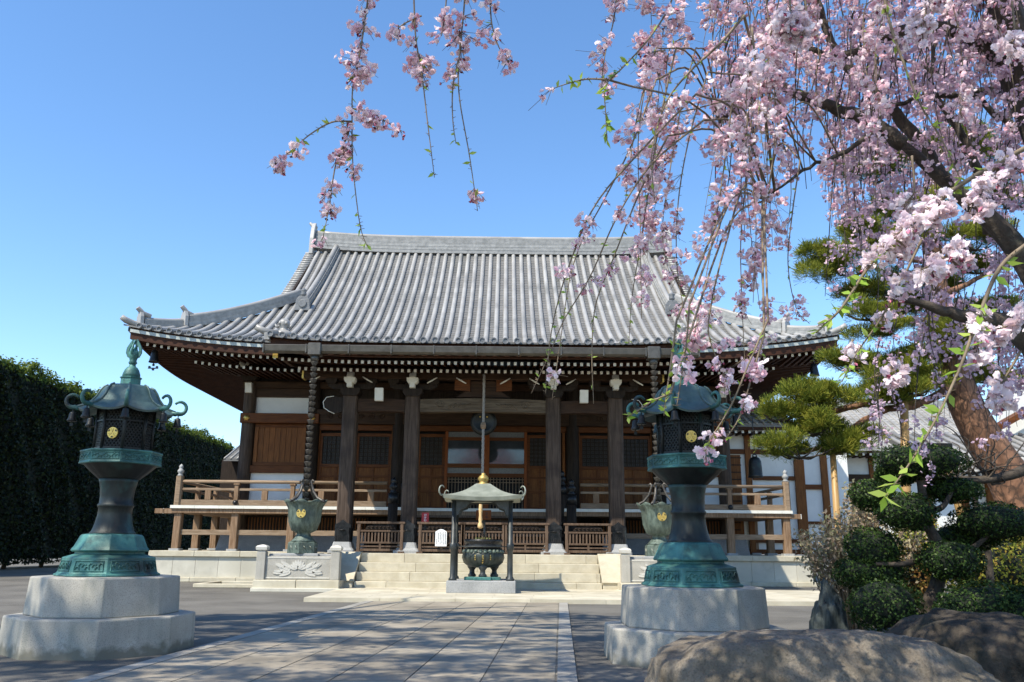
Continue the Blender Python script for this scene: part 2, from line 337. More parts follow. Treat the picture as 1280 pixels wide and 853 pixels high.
def part(name, mb, mats, parent=None, label=None, kind=None, bevel=0.0, loc=None):
    """links a builder as ONE mesh object; coordinates are the frame of its thing"""
    me = bpy.data.meshes.new(name)
    off = OFF.get(_root(parent).name, (0, 0, 0)) if parent else (loc or (0, 0, 0))
    a = np.array(mb.v, dtype=np.float64).reshape(-1, 3) - np.array(off)
    me.from_pydata(a.tolist(), [], mb.f)
    if isinstance(mats, str): mats = [mats]
    for m in mats: me.materials.append(MATS[m])
    me.polygons.foreach_set('material_index', np.array(mb.m, dtype=np.int32))
    me.polygons.foreach_set('use_smooth', np.array(mb.s, dtype=bool))
    me.update()
    o = bpy.data.objects.new(name, me); COL.objects.link(o)
    if parent: o.parent = parent
    elif loc: o.location = loc
    if label: o['label'] = label
    if kind: o['kind'] = kind
    if bevel:
        b = o.modifiers.new('edge', 'BEVEL'); b.width = bevel; b.segments = 2; b.limit_method = 'ANGLE'; b.angle_limit = R(40)
    return o
def tag(o, label, cat, group=None, kind=None):
    o['label'] = label; o['category'] = cat
    if group: o['group'] = group
    if kind: o['kind'] = kind
    return o
def thing(name, label, cat, loc, group=None, rotz=0.0, world=True):
    """Empty at the thing's base; world=True: its parts are given in world coordinates"""
    o = bpy.data.objects.new(name, None); COL.objects.link(o)
    o.empty_display_size = 0.2; o.location = loc; o.rotation_euler = (0, 0, rotz)
    tag(o, label, cat, group)
    OFF[o.name] = tuple(loc) if world else (0, 0, 0)
    return o
def kids(o): return [c for c in bpy.data.objects if c.parent == o]
def copy_tree(o, parent=None):
    c = o.copy(); COL.objects.link(c)
    if parent: c.parent = parent
    for k in kids(o): copy_tree(k, c)
    return c
def struct(name, mb, mats, loc=None):
    o = part(name, mb, mats, None, loc=loc); o['kind'] = 'structure'; return o
def raw(name, V, F, mats, parent=None, kind=None, smooth=False, mi=None):
    """numpy vertices / equal-sized faces"""
    off = OFF.get(_root(parent).name, (0, 0, 0)) if parent else (0, 0, 0)
    V = np.asarray(V, dtype=np.float32).reshape(-1, 3) - np.array(off, dtype=np.float32)
    F = np.asarray(F, dtype=np.int32); k = F.shape[1]; n = len(F)
    me = bpy.data.meshes.new(name)
    me.vertices.add(len(V)); me.vertices.foreach_set('co', V.ravel())
    me.loops.add(n * k); me.loops.foreach_set('vertex_index', F.ravel())
    me.polygons.add(n); me.polygons.foreach_set('loop_start', np.arange(0, n * k, k, dtype=np.int32))
    me.polygons.foreach_set('loop_total', np.full(n, k, dtype=np.int32))
    if isinstance(mats, str): mats = [mats]
    for m in mats: me.materials.append(MATS[m])
    if mi is not None: me.polygons.foreach_set('material_index', np.asarray(mi, dtype=np.int32))
    if smooth: me.polygons.foreach_set('use_smooth', np.ones(n, dtype=bool))
    me.update(calc_edges=True); me.validate()
    o = bpy.data.objects.new(name, me); COL.objects.link(o)
    if parent: o.parent = parent
    if kind: o['kind'] = kind
    return o
# ================================================================== GROUND
XC = -0.7                       # the hall's middle line
rnd = random.Random(7)
g = MB(); g.add([(-400, -60, 0), (400, -60, 0), (400, 900, 0), (-400, 900, 0)], [(0, 1, 2, 3)])
struct('ground', g, 'asphalt')

# path: granite slabs, a little skewed to the hall
PX, PY, PSL = -0.83, 20.9, 0.068
def pth(u, d):                  # u across the path, d back from its far end
    n = math.hypot(1, PSL); dx, dy = -PSL / n, -1 / n
    return (PX - dy * u * 1.0 + dx * d, PY + dx * u * -0.0 + dy * d)
pb = MB()
def slab(mb, u0, u1, d0, d1, z, mi):
    c = [pth(u0, d1), pth(u1, d1), pth(u1, d0), pth(u0, d0)]
    mb.add([(*p, 0.0) for p in c] + [(*p, z) for p in c], [(4, 5, 6, 7), (0, 1, 5, 4), (1, 2, 6, 5), (2, 3, 7, 6), (3, 0, 4, 7)], mi)
HW = 2.42
slab(pb, -HW, HW, 0, 24, 0.022, 2)
cols = 6; cw = (2 * HW - 0.44) / cols
for c in range(cols):
    u0 = -HW + 0.22 + c * cw; d = -rnd.random() * 1.2
    while d < 24:
        ln = 1.05 + rnd.random() * 0.9
        slab(pb, u0 + .008, u0 + cw - .008, max(0.004, d + .007), min(24, d + ln - .007), 0.03 + rnd.random() * .002, 0); d += ln
for sgn in (-1, 1):
    d = 0
    while d < 24:
        ln = 1.9; u = sgn * (HW - 0.105)
        slab(pb, u - .10, u + .10, d + .004, d + ln - .004, 0.034, 1); d += ln
struct('path', pb, ['slab_grey', 'slab_edge', 'joint'])

# terrace of pale slabs in front of the steps
tb = MB(); TX0, TX1, TY0, TY1 = -4.7, 16.0, 20.9, 26.5
tb.box(TX0 + .02, TX1, TY0 + .02, TY1, 0, 0.085, 1)
y = TY0
rows = [0.34, 0.9, 0.9, 0.9, 0.9, 0.9, 0.8]
for ri, rw in enumerate(rows):
    x = TX0 - rnd.random() * .8 * (ri > 0)
    while x < TX1:
        w = 1.0 if ri else 1.8
        tb.box(max(TX0, x) + .004, min(TX1, x + w) - .004, y + .004, min(TY1, y + rw) - .004, 0.0, 0.10 + rnd.random() * .002, 0); x += w
    y += rw
struct('terrace_paving', tb, ['slab_cream', 'joint'])
kb = MB()
for (x0, x1, y0, y1) in ((-9.6, -7.05, 27.3, 27.5), (-9.6, -9.4, 27.5, 29.6), (-9.4, -7.05, 29.4, 29.6)):
    kb.bbox(x0, x1, y0, y1, 0, 0.12, .015)
struct('drain_kerb', kb, 'stone_cream')

# ================================================================== STONE PODIUM AND STEPS
HP = 1.08
pod = thing('stone_podium', 'pale stone podium with four broad steps carrying the temple hall', 'podium', (XC, 26.1, 0))
core = MB(); core.box(XC - 11.9, XC + 11.9, 31.6, 50, 0.0, HP - 0.02); core.box(XC - 6.4, XC + 6.4, 27.3, 31.6, 0, HP - .02)
part('core', core, 'joint', pod)
def facing(xa, xb, yf, zt):
    fb = MB(); x = xa
    while x < xb - .05:
        w = min(0.82, xb - x)
        fb.bbox(x + .003, x + w - .003, yf, yf + .2, 0.16, zt - .2, .006); x += w
    part('facing', fb, 'stone_podium', pod)
facing(XC - 12.0, XC - 6.5, 31.5, HP); facing(XC + 6.5, XC + 12.0, 31.5, HP)
for sx in (-1, 1):
    fb = MB(); yy = 31.72
    while yy < 45:
        xa = XC + sx * 12.0
        fb.bbox(min(xa, xa - sx * .2), max(xa, xa - sx * .2), yy + .003, yy + .817, .16, HP - .2, .006); yy += .82
    part('facing', fb, 'stone_podium', pod); fb = MB()
    xa = XC + sx * 6.5
    fb.bbox(min(xa, xa - sx * .2), max(xa, xa - sx * .2), 27.36, 31.48, .16, HP - .2, .006)
    part('facing', fb, 'stone_podium', pod)
def coping(xa, xb, y0, y1, z0, z1, w=1.65):
    cb = MB(); x = xa
    while x < xb - .05:
        ww = min(w, xb - x); cb.bbox(x + .003, x + ww - .003, y0, y1, z0, z1, .014); x += ww
    part('coping', cb, 'stone_cream', pod)
coping(XC - 12.06, XC - 6.5, 31.42, 32.2, HP - .2, HP); coping(XC + 6.5, XC + 12.06, 31.42, 32.2, HP - .2, HP)
for sx in (-1, 1):
    xa = XC + sx * 12.06
    cb = MB(); cb.bbox(min(xa, xa - sx * .7), max(xa, xa - sx * .7), 32.21, 45, HP - .2, HP, .014); part('coping', cb, 'stone_cream', pod); cb = MB()
    xa = XC + sx * 6.56
    cb.bbox(min(xa, xa - sx * .9), max(xa, xa - sx * .9), 27.32, 31.41, HP - .2, HP, .014); part('coping', cb, 'stone_cream', pod)
coping(XC - 6.4, XC - 4.75, 27.2, 27.9, HP - .2, HP); coping(XC + 4.75, XC + 6.4, 27.2, 27.9, HP - .2, HP)
def plinthc(xa, xb):
    pb2 = MB(); x = xa
    while x < xb - .05:
        ww = min(1.65, xb - x); pb2.bbox(x + .003, x + ww - .003, 31.36, 31.8, 0, .16, .014); x += ww
    part('plinth_course', pb2, 'stone_cream', pod)
plinthc(XC - 12.12, XC - 6.4); plinthc(XC + 6.4, XC + 12.12)
for k in range(4):
    st = MB(); z1 = HP * (k + 1) / 4; y0 = 26.15 + k * .37; x = XC - 3.72 - rnd.random() * 1.0
    while x < XC + 3.72:
        w = 1.9; st.bbox(max(x, XC - 3.72) + .002, min(x + w, XC + 3.72) - .002, y0, 28.6 if k == 3 else y0 + .6, z1 - .27, z1, .012); x += w
    part('step', st, 'stone_cream', pod)
for sx in (-1, 1):
    ck = MB(); xa = XC + sx * 3.74; xb = XC + sx * 4.52; x0, x1 = min(xa, xb), max(xa, xb)
    ck.prism([(26.12, 0), (27.6, 0), (27.6, HP + .02), (27.32, HP + .02), (27.25, HP + .02)], 'x', x0, x1)
    ck.prism([(26.0, .30), (26.04, .25), (27.3, HP - .06), (27.3, HP + .045), (27.2, HP + .045)], 'x', x0 - .03, x1 + .03)
    ck.bbox(x0, x1, 26.05, 26.5, 0, .29, .012)
    part('cheek_block', ck, 'stone_cream', pod, bevel=.01)

# ================================================================== TEMPLE HALL
hall = thing('temple_hall', 'dark timber temple hall with curved grey tiled roof on the stone podium', 'temple', (XC, 33.8, HP))
FP = [(25.6, 7.56), (26, 7.60), (28, 7.95), (30, 8.5), (32, 9.45), (34.6, 11.2), (37.3, 13.35), (39.7, 15.5), (40.5, 16.2)]
def _slopes():
    xs = [p[0] for p in FP]; ys = [p[1] for p in FP]; n = len(xs)
    d = [(ys[i + 1] - ys[i]) / (xs[i + 1] - xs[i]) for i in range(n - 1)]
    m = [d[0]] + [(d[i - 1] + d[i]) / 2 for i in range(1, n - 1)] + [d[-1]]
    return xs, ys, m
FX, FZ, FM = _slopes()
def F(Y):
    i = 0
    while i < len(FX) - 2 and Y > FX[i + 1]: i += 1
    h = FX[i + 1] - FX[i]; t = (Y - FX[i]) / h
    return ((2*t**3-3*t**2+1)*FZ[i] + (t**3-2*t**2+t)*h*FM[i] + (-2*t**3+3*t**2)*FZ[i+1] + (t**3-t**2)*h*FM[i+1])
EX, EY, RY = 13.15, 30.0, 39.7          # half width of the eaves, main eave, ridge
def lift(x, d):                          # upward sweep of the eave towards the corner; x measured from the middle, d in from the eave
    s = max(0.0, (abs(x) - 4.5) / (EX - 4.5))
    return 0.62 * s ** 2.6 * math.exp(-max(0, d) / 2.6)
def klift(x, Y):                         # the porch eave has a slight sweep as well
    s = max(0.0, (abs(x) - 3.0) / 3.75)
    return 0.16 * s ** 2.4 * max(0.0, min(1.0, (30.5 - Y) / 4.5))
def front(x, Y, kohai=False):
    if abs(x) < 6.72 and Y < 30.6 or kohai:
        return F(Y) + klift(x, Y) + (lift(x, 0) if Y >= 30 else lift(x, 0) * max(0, (Y - 26) / 4))
    return F(Y) + lift(x, Y - EY)
HIPX = 8.95                               # where the side roof meets the gable
def hipY(x): return EY + (EX - abs(x)) * (4.3 / (EX - HIPX))

roof = part('roof', MB().add([(XC - 8.8, RY - .2, 15.3), (XC + 8.8, RY - .2, 15.3), (XC + 8.8, RY + .2, 15.3), (XC - 8.8, RY + .2, 15.3)], [(0, 1, 2, 3)]), 'wood_dark', hall)
# --- pan tiles in lapped courses
pan = MB()
def ys_arc(y0, y1, step=.30):
    out = [y0]; y = y0
    while y < y1 - 1e-4:
        sl = (F(y + .05) - F(y)) / .05
        y = min(y1, y + step / math.hypot(1, sl)); out.append(y)
    return out
def courses(xs_of, y0, y1, zf):
    ys = ys_arc(y0, y1)
    for a, b in zip(ys[:-1], ys[1:]):
        xa = xs_of(a); xb = xs_of(b)
        if xa is None or xb is None: continue
        n = len(xa)
        low = [(XC + x, a, zf(x, a) + .028) for x in xa]; up = [(XC + x, b, zf(x, b) + .0) for x in xb]; und = [(XC + x, a, zf(x, a) - .03) for x in xa]
        v = low + up + und; fs = []
        for k in range(n - 1):
            fs += [(k, k + 1, n + k + 1, n + k), (2 * n + k, 2 * n + k + 1, k + 1, k)]
        pan.add(v, fs)
def lin(a, b, n): return [a + (b - a) * i / n for i in range(n + 1)]
courses(lambda Y: lin(-6.72, 6.72, 20), 25.86, 30.6, lambda x, Y: front(x, Y, True))
courses(lambda Y: lin(-8.95, 8.95, 24), 30.6, RY, lambda x, Y: front(x, Y))
for sx in (-1, 1):
    courses(lambda Y: lin(sx * 6.72, sx * 8.95, 4), 29.9, 30.6, lambda x, Y: front(x, Y))
    courses(lambda Y: lin(sx * 8.95, sx * (EX - (Y - EY) * (EX - HIPX) / 4.3), 8) if Y < 34.28 else None, 29.9, 34.25, lambda x, Y: front(x, Y))
# side slopes (seen edge on) and the back slope
side = MB()
def sidez(d, Y): return F(EY + d) + lift(EX, d) * max(0, (abs(Y - RY) - 3) / 6.7) ** 2.4
for sx in (-1, 1):
    N = 14; v = []; fs = []
    for i in range(N + 1):
        d = 4.3 * i / N * (EX - HIPX) / (EX - HIPX)
        x = EX - d * (EX - HIPX) / 4.3
        for j in range(25):
            Y = EY + d + (2 * (RY - EY) - 2 * d) * j / 24
            v.append((XC + sx * x, Y, sidez(d, Y)))
    for i in range(N):
        for j in range(24): fs.append((i * 25 + j, i * 25 + j + 1, (i + 1) * 25 + j + 1, (i + 1) * 25 + j))
    side.add(v, fs)
v = []; fs = []
for i in range(13):
    Y = RY + 9.7 * i / 12
    hw = 8.95 if Y < 45.1 else 8.95 + (Y - 45.1) * (EX - HIPX) / 4.3
    for j in range(13): v.append((XC - hw + 2 * hw * j / 12, Y, F(2 * RY - Y)))
for i in range(12):
    for j in range(12): fs.append((i * 13 + j, i * 13 + j + 1, (i + 1) * 13 + j + 1, (i + 1) * 13 + j))
side.add(v, fs)
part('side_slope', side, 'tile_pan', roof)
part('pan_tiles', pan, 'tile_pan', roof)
# --- cover tile rolls
rolls = MB(); discs = MB()
RR = 0.098
def roll(pts, r=RR, n=7):
    """half round roll along pts, upper side only"""
    v = []; fs = []
    for i, p in enumerate(pts):
        p = Vector(p); d = (Vector(pts[min(i + 1, len(pts) - 1)]) - Vector(pts[max(i - 1, 0)])).normalized()
        s = d.cross(Vector((0, 0, 1))).normalized(); u = s.cross(d)
        for k in range(n):
            a = -0.25 + (math.pi + .5) * k / (n - 1)
            v.append(p + s * math.cos(a) * r + u * math.sin(a) * r)
    for i in range(len(pts) - 1):
        for k in range(n - 1): fs.append((i * n + k, i * n + k + 1, (i + 1) * n + k + 1, (i + 1) * n + k))
    rolls.add(v, fs, 0, True)
def segroll(fn, ya, yb, seg=.62):
    """a roll made of lapped tiles, each an island, so that it shows the joints"""
    ys = ys_arc(ya, yb, seg)
    for a, b in zip(ys[:-1], ys[1:]):
        m = (a + b) / 2
        roll([fn(a), fn(m), fn(b)])
def enddisc(p, r=.105):
    discs.lathe([(r * .25, -.012), (r * .62, -.012), (r * .66, .012), (r * .8, .015), (r, .015), (r, -.1)], 14, (0, 0, 0), smooth=False)
    k = 14 * 6
    for i in range(len(discs.v) - k, len(discs.v)):
        q = discs.v[i]; discs.v[i] = (p[0] + q[0], p[1] - q[2], p[2] + q[1])
SP = 0.372
nx = int(13.0 / SP)
for i in range(-nx, nx + 1):
    x = i * SP
    if abs(x) <= 6.7:
        segroll(lambda Y: (XC + x, Y, front(x, Y, Y < 30.6) + .055), 25.8, RY - .15); enddisc((XC + x, 25.8, front(x, 25.86, True) + .06))
    elif abs(x) < 8.9:
        segroll(lambda Y: (XC + x, Y, front(x, Y) + .055), 29.82, RY - .15); enddisc((XC + x, 29.82, front(x, 29.9) + .06))
    elif abs(x) < EX - .25:
        yh = hipY(x) - .1
        segroll(lambda Y: (XC + x, Y, front(x, Y) + .055), 29.82, max(yh, 30.0)); enddisc((XC + x, 29.82, front(x, 29.9) + .06))
# verge rolls across the gable edge
for sx in (-1, 1):
    ys = ys_arc(34.5, RY - .2, .27)
    for Y in ys:
        z = front(8.9, Y) + .03
        for w in (0,):
            rolls.tube([(XC + sx * 8.75, Y, z), (XC + sx * 9.18, Y, z - .01)], .075, 8)
for f in discs.f: rolls.f.append(tuple(i + len(rolls.v) for i in f)); rolls.m.append(1); rolls.s.append(False)
rolls.v += discs.v
part('cover_tiles', rolls, ['tile', 'tile_disc'], roof)
for sx in (-1, 1):
    gw = MB(); gw.add([(XC + sx * 8.7, 34.2, 11.0), (XC + sx * 8.7, RY, 15.4), (XC + sx * 8.7, 2 * RY - 34.2, 11.0), (XC + sx * 8.9, 34.2, 10.8), (XC + sx * 8.9, RY, 15.35), (XC + sx * 8.9, 2 * RY - 34.2, 10.8)], [(0, 1, 2), (0, 3, 4, 1), (1, 4, 5, 2)]); part('gable_board', gw, 'wood_dark', roof)
# porch roof side edges: tile edge and fascia between the porch and main eaves
for sx in (-1, 1):
    pe = MB(); ys = lin(25.85, 30.4, 14)
    v = []
    for Y in ys:
        z = front(6.72, Y, True)
        v += [(XC + sx * 6.72, Y, z + .12), (XC + sx * 6.9, Y, z + .10), (XC + sx * 6.9, Y, z - .12), (XC + sx * 6.72, Y, z - .12)]
    fs = []
    for i in range(len(ys) - 1):
        for k in range(4): fs.append((i * 4 + k, i * 4 + (k + 1) % 4, i * 4 + 4 + (k + 1) % 4, i * 4 + 4 + k))
    fs += [(3, 2, 1, 0)]
    pe.add(v, fs); part('porch_verge', pe, 'tile_ridge', roof)
# --- ridges
def ridgebar(pts, w, h, name, layers=5, cap=.11, tipcurl=None):
    mb = MB()
    pts = [Vector(p) for p in pts]
    for l in range(layers):
        ww = w * (1.0 if l % 2 == 0 else .9) * (1 - .06 * l); z0 = h * l / layers; z1 = h * (l + 1) / layers
        v = []
        for i, p in enumerate(pts):
            d = (pts[min(i + 1, len(pts) - 1)] - pts[max(i - 1, 0)]); d.z = 0; d.normalize()
            s = Vector((d.y, -d.x, 0)) * ww / 2
            v += [p - s + Vector((0, 0, z0)), p + s + Vector((0, 0, z0)), p + s + Vector((0, 0, z1)), p - s + Vector((0, 0, z1))]
        fs = [(3, 2, 1, 0), tuple(range(len(v) - 4, len(v)))]
        for i in range(len(pts) - 1):
            for k in range(4): fs.append((i * 4 + k, i * 4 + (k + 1) % 4, i * 4 + 4 + (k + 1) % 4, i * 4 + 4 + k))
        mb.add(v, fs)
    mb.tube([p + Vector((0, 0, h + cap * .35)) for p in pts], cap, 9, mi=1)
    return part(name, mb, ['tile_ridge', 'tile'], roof)
rp = []
for i in range(25):
    x = -8.75 + 17.5 * i / 24
    rp.append((XC + x, RY, 15.42 + .22 * (abs(x) / 8.75) ** 4))
ridgebar(rp, .62, .84, 'main_ridge', 9, .13)
for sx in (-1, 1):
    ob = MB()                              # ridge end ornament
    x0 = XC + sx * 8.78; x1 = XC + sx * 8.98
    ob.prism([(RY - .5, 15.25), (RY + .5, 15.25), (RY + .44, 16.1), (RY + .3, 16.65), (RY + .12, 16.95), (RY, 17.05), (RY - .12, 16.95), (RY - .3, 16.65), (RY - .44, 16.1)], 'x', min(x0, x1), max(x0, x1))
    ob.tube([(XC + sx * 8.75, RY, 16.75), (XC + sx * 8.95, RY, 16.85), (XC + sx * 9.12, RY, 17.05)], [.11, .10, .07], 8)
    part('ridge_end_tile', ob, 'tile', roof, bevel=.03)
    pts = []
    for i in range(22):
        Y = 34.15 + (RY - .3 - 34.15) * i / 21
        x = sx * (7.78 - .12 * (i / 21))
        pts.append((XC + x, Y, front(x, Y) + .05))
    ridgebar(pts, .40, .40, 'descending_ridge', 4, .11)
    oz = front(7.78, 34.1)
    og = MB()
    og.prism([(XC + sx * 7.78 - .33, oz + .02), (XC + sx * 7.78 + .33, oz + .02), (XC + sx * 7.78 + .28, oz + .5), (XC + sx * 7.78 + .16, oz + .66), (XC + sx * 7.78 - .16, oz + .66), (XC + sx * 7.78 - .28, oz + .5)], 'y', 33.96, 34.12)
    og.lathe([(.06, .62), (.13, .72), (.11, .84), (.14, .92), (.05, 1.0)], 10, (XC + sx * 7.78, 34.04, oz))
    og.disc_y(XC + sx * 7.78, 33.965, oz + .32, .17, .05)
    part('ridge_mask_tile', og, 'tile_disc', roof, bevel=.02)
    # hip ridges in two tiers towards the corner
    def hp(t):
        x = 8.2 + (EX - .1 - 8.2) * t
        return (XC + sx * x, hipY(x), F(hipY(x)) + lift(x, hipY(x) - EY) * 1.0 + .04)
    ridgebar([hp(.0 + .70 * i / 14) for i in range(15)], .42, .40, 'hip_ridge', 4, .11)
    ridgebar([hp(.70 + .24 * i / 8) for i in range(9)], .34, .24, 'hip_ridge', 3, .10)
    for t, s_ in ((.70, 1.0), (.94, .85)):
        p = Vector(hp(t)); om = MB(); dx, dy = sx * .7, -.7
        v = []
        for k, (a, zz) in enumerate([(-.24, 0), (.24, 0), (.22, .4), (.1, .62), (-.1, .62), (-.22, .4)]):
            v.append((p.x + dx * .05 - dy * a * s_, p.y + dy * .05 + dx * a * s_, p.z + zz * s_))
        v2 = [(a + dx * .14, b + dy * .14, c) for a, b, c in v]
        om.add(v + v2, [(5, 4, 3, 2, 1, 0), (6, 7, 8, 9, 10, 11)] + [(k, (k + 1) % 6, 6 + (k + 1) % 6, 6 + k) for k in range(6)])
        om.tube([(p.x - dx * .25, p.y - dy * .25, p.z + .5 * s_), (p.x + dx * .05, p.y + dy * .05, p.z + .58 * s_), (p.x + dx * .28, p.y + dy * .28, p.z + .80 * s_)], [.10, .10, .085], 9)
        part('hip_end_tile', om, 'tile', roof, bevel=.015)
    cp = Vector(hp(.97)); ct = MB()
    ct.tube([cp + Vector((-sx * .5, .5, -.02)), cp + Vector((0, 0, .02)), cp + Vector((sx * .3, -.3, .13)), cp + Vector((sx * .42, -.42, .22))], [.12, .12, .115, .10], 10)
    part('corner_tile', ct, 'tile', roof)
    # guardian figure on the porch corner
    kx = XC + sx * 6.42; kz = front(6.42, 26.3, True)
    kf = MB()
    kf.lathe([(.30, .05), (.31, .16), (.22, .24), (.14, .28), (.13, .34), (.17, .42), (.19, .50), (.17, .58), (.10, .65), (.02, .67)], 14, (kx, 26.35, kz))
    for q in (-.1, .1):
        kf.lathe([(.045, 0), (.06, .04), (.05, .09), (.01, .11)], 8, (kx + q, 26.22, kz + .44))
    kf.tube([(kx - .16, 26.3, kz + .36), (kx - .24, 26.3, kz + .40), (kx - .28, 26.3, kz + .48)], [.05, .045, .02], 7)
    kf.tube([(kx + .16, 26.3, kz + .36), (kx + .24, 26.3, kz + .40), (kx + .28, 26.3, kz + .48)], [.05, .045, .02], 7)
    part('corner_ornament', kf, 'tile', roof)
    nose = MB()
    nose.tube([(XC + sx * 6.5, 26.15, kz + .10), (XC + sx * 6.95, 26.0, kz + .16), (XC + sx * 7.2, 25.9, kz + .28)], [.11, .11, .10], 9)
    part('corner_tile', nose, 'tile', roof)

# --- eaves: fascia, soffit, rafters
def zsoff(x, Y): return front(x, Y) if Y < 30.2 else 0
def strip(mb, xs, y0, y1, zt, zb):
    v = []
    for x in xs: v += [(XC + x, y0, zt(x)), (XC + x, y0, zb(x)), (XC + x, y1, zb(x)), (XC + x, y1, zt(x))]
    fs = [(3, 2, 1, 0), tuple(range(len(v) - 4, len(v)))]
    for i in range(len(xs) - 1):
        for k in range(4): fs.append((i * 4 + k, i * 4 + (k + 1) % 4, i * 4 + 4 + (k + 1) % 4, i * 4 + 4 + k))
    mb.add(v, fs)
def em(x): return front(x, 29.9)
for sx in (-1, 1):
    fas = MB(); whi = MB(); xs = lin(sx * 6.3, sx * (EX - .15), 22)
    strip(whi, xs, 29.94, 30.04, lambda x: em(x) - .09, lambda x: em(x) - .21)
    strip(fas, xs, 30.0, 30.2, lambda x: em(x) - .02, lambda x: em(x) - .46)
    ys = lin(30.05, 2 * RY - 30.05, 30)
    v = []; v2 = []
    for Y in ys:
        z = sidez(0, Y)
        x = XC + sx * (EX - .02)
        v += [(x, Y, z - .06), (x, Y, z - .2), (x - sx * .1, Y, z - .2), (x - sx * .1, Y, z - .06)]
        x -= sx * .12
        v2 += [(x, Y, z - .02), (x, Y, z - .42), (x - sx * .1, Y, z - .42), (x - sx * .1, Y, z - .02)]
    fs = []
    for i in range(len(ys) - 1):
        for k in range(4): fs.append((i * 4 + k, i * 4 + (k + 1) % 4, i * 4 + 4 + (k + 1) % 4, i * 4 + 4 + k))
    whi.add(v, fs); fas.add(v2, fs); part('eave_edge_strip', whi, 'copper_strip', roof); part('eave_fascia', fas, 'rafter_wood', roof)
fas = MB()
strip(fas, lin(-6.72, 6.72, 24), 26.02, 26.2, lambda x: front(x, 26.0, True) - .02, lambda x: front(x, 26.0, True) - .46)
part('eave_fascia', fas, 'rafter_wood', roof)
sof = MB()
WZ = 8.55                                  # soffit height at the wall
def sz_front(x, Y):                        # underside between the eave and the wall line
    t = (Y - 30.05) / 3.75
    return (em(x) - .30) * (1 - t) + WZ * t
for sx in (-1, 1):
    v = []; fs = []; N = 20; M_ = 8
    for i in range(M_ + 1):
        Y = 30.1 + 3.7 * i / M_
        for j in range(N + 1):
            x = sx * (5.0 + (EX - .2 - 5.0 - 3.6 * i / M_) * j / N); v.append((XC + x, Y, sz_front(x, Y)))
    for i in range(M_):
        for j in range(N): fs.append((i * (N + 1) + j, i * (N + 1) + j + 1, (i + 1) * (N + 1) + j + 1, (i + 1) * (N + 1) + j))
    sof.add(v, fs)
    # side soffit, ribbed by its rafters
    ys = lin(30.1, 2 * RY - 30.1, 92)
    for k, Y in enumerate(ys[:-1]):
        y0, y1 = Y, Y + (ys[1] - ys[0])
        t0 = min(1, max(0, (Y - 30.1) / 3.7)); t0 = min(t0, max(0, (2 * RY - 30.1 - Y) / 3.7))
        za = sidez(0, Y) - .30; xe = EX - .25; xi = EX - .2 - 3.7 * t0
        if xi > xe - .05: continue
        f_ = (EX - .2 - xi) / 3.7
        zi = za * (1 - f_) + WZ * f_
        sof.add([(XC + sx * xe, y0, za), (XC + sx * xe, y1, za), (XC + sx * xi, y1, zi), (XC + sx * xi, y0, zi)], [(0, 1, 2, 3)])
        sof.beam((XC + sx * (xe), (y0 + y1) / 2, za - .06), (XC + sx * xi, (y0 + y1) / 2, zi - .06), .09, .12)
# porch soffit
v = []; fs = []
for i in range(9):
    Y = 26.1 + 4.4 * i / 8
    for j in range(13):
        x = -6.6 + 13.2 * j / 12; v.append((XC + x, Y, front(x, 26.1, True) - .36 + (Y - 26.1) * .17))
for i in range(8):
    for j in range(12): fs.append((i * 13 + j, i * 13 + j + 1, (i + 1) * 13 + j + 1, (i + 1) * 13 + j))
sof.add(v, fs)
part('soffit', sof, 'rafter_wood', roof)
# rafters with white ends: one mesh, copied
def rafter_mesh(L, w, h, slope):
    mb = MB(); 
    v = [(-w/2, 0, -h), (w/2, 0, -h), (w/2, 0, 0), (-w/2, 0, 0), (-w/2, L, -h + L * slope), (w/2, L, -h + L * slope), (w/2, L, L * slope), (-w/2, L, L * slope)]
    mb.add(v, [(4, 5, 6, 7), (0, 4, 7, 3), (1, 2, 6, 5), (0, 1, 5, 4), (3, 7, 6, 2)], 0)
    mb.add([(p[0], -.004, p[2]) for p in v[:4]], [(0, 1, 2, 3)], 1)
    return mb
rest = MB(); nraft = 0; proto = {}
def rafter(kind, x, y, z, L, w, h, slope, own):
    global nraft
    mb = rafter_mesh(L, w, h, slope)
    if not own:
        rest.add([(XC + x + p[0], y + p[1], z + p[2]) for p in mb.v], mb.f[:5], 0); rest.add([(XC + x + mb.v[8 + k][0], y - .004, z + mb.v[8 + k][2]) for k in range(4)], [(0, 1, 2, 3)], 1)
        return
    nraft += 1
    if kind not in proto:
        o = part('rafter', mb, ['rafter_wood', 'white_paint'], None); proto[kind] = o; o.parent = hall
    else:
        o = proto[kind].copy(); COL.objects.link(o)
    off = OFF[hall.name]; o.location = (XC + x - off[0], y - off[1], z - off[2])
zk = zat(458, 26.35); zl = zat(467, 27.3)
RS = 0.213
for i in range(-30, 31):
    x = (i) * RS
    kl = .10 * max(0, (abs(x) - 3.0) / 3.75) ** 2.4
    rafter('a', x, 26.35, zat(452.6, 26.35) + kl, 4.0, .09, .105, .17, True)
    if abs(x) < 6.2: rafter('b', x + RS / 2, 27.3, zat(462.8, 27.3) + kl * .6, 3.0, .09, .105, .17, False)
for sx in (-1, 1):
    k = 0
    x = 6.95
    while x < EX - .55:
        own = nraft < 100
        rafter('c', sx * x, 30.28, em(x) - .47 + .02, 1.6, .09, .105, (WZ - .35 - em(x) + .45) / 3.6, own)
        if x < EX - 2.1: rafter('d', sx * (x + .12), 31.3, em(x) - .70 + .12 * lift(x, 0), 2.4, .09, .105, 0.05, False)
        x += .262
part('rafter', rest, ['rafter_wood', 'white_paint'], hall, kind='stuff')

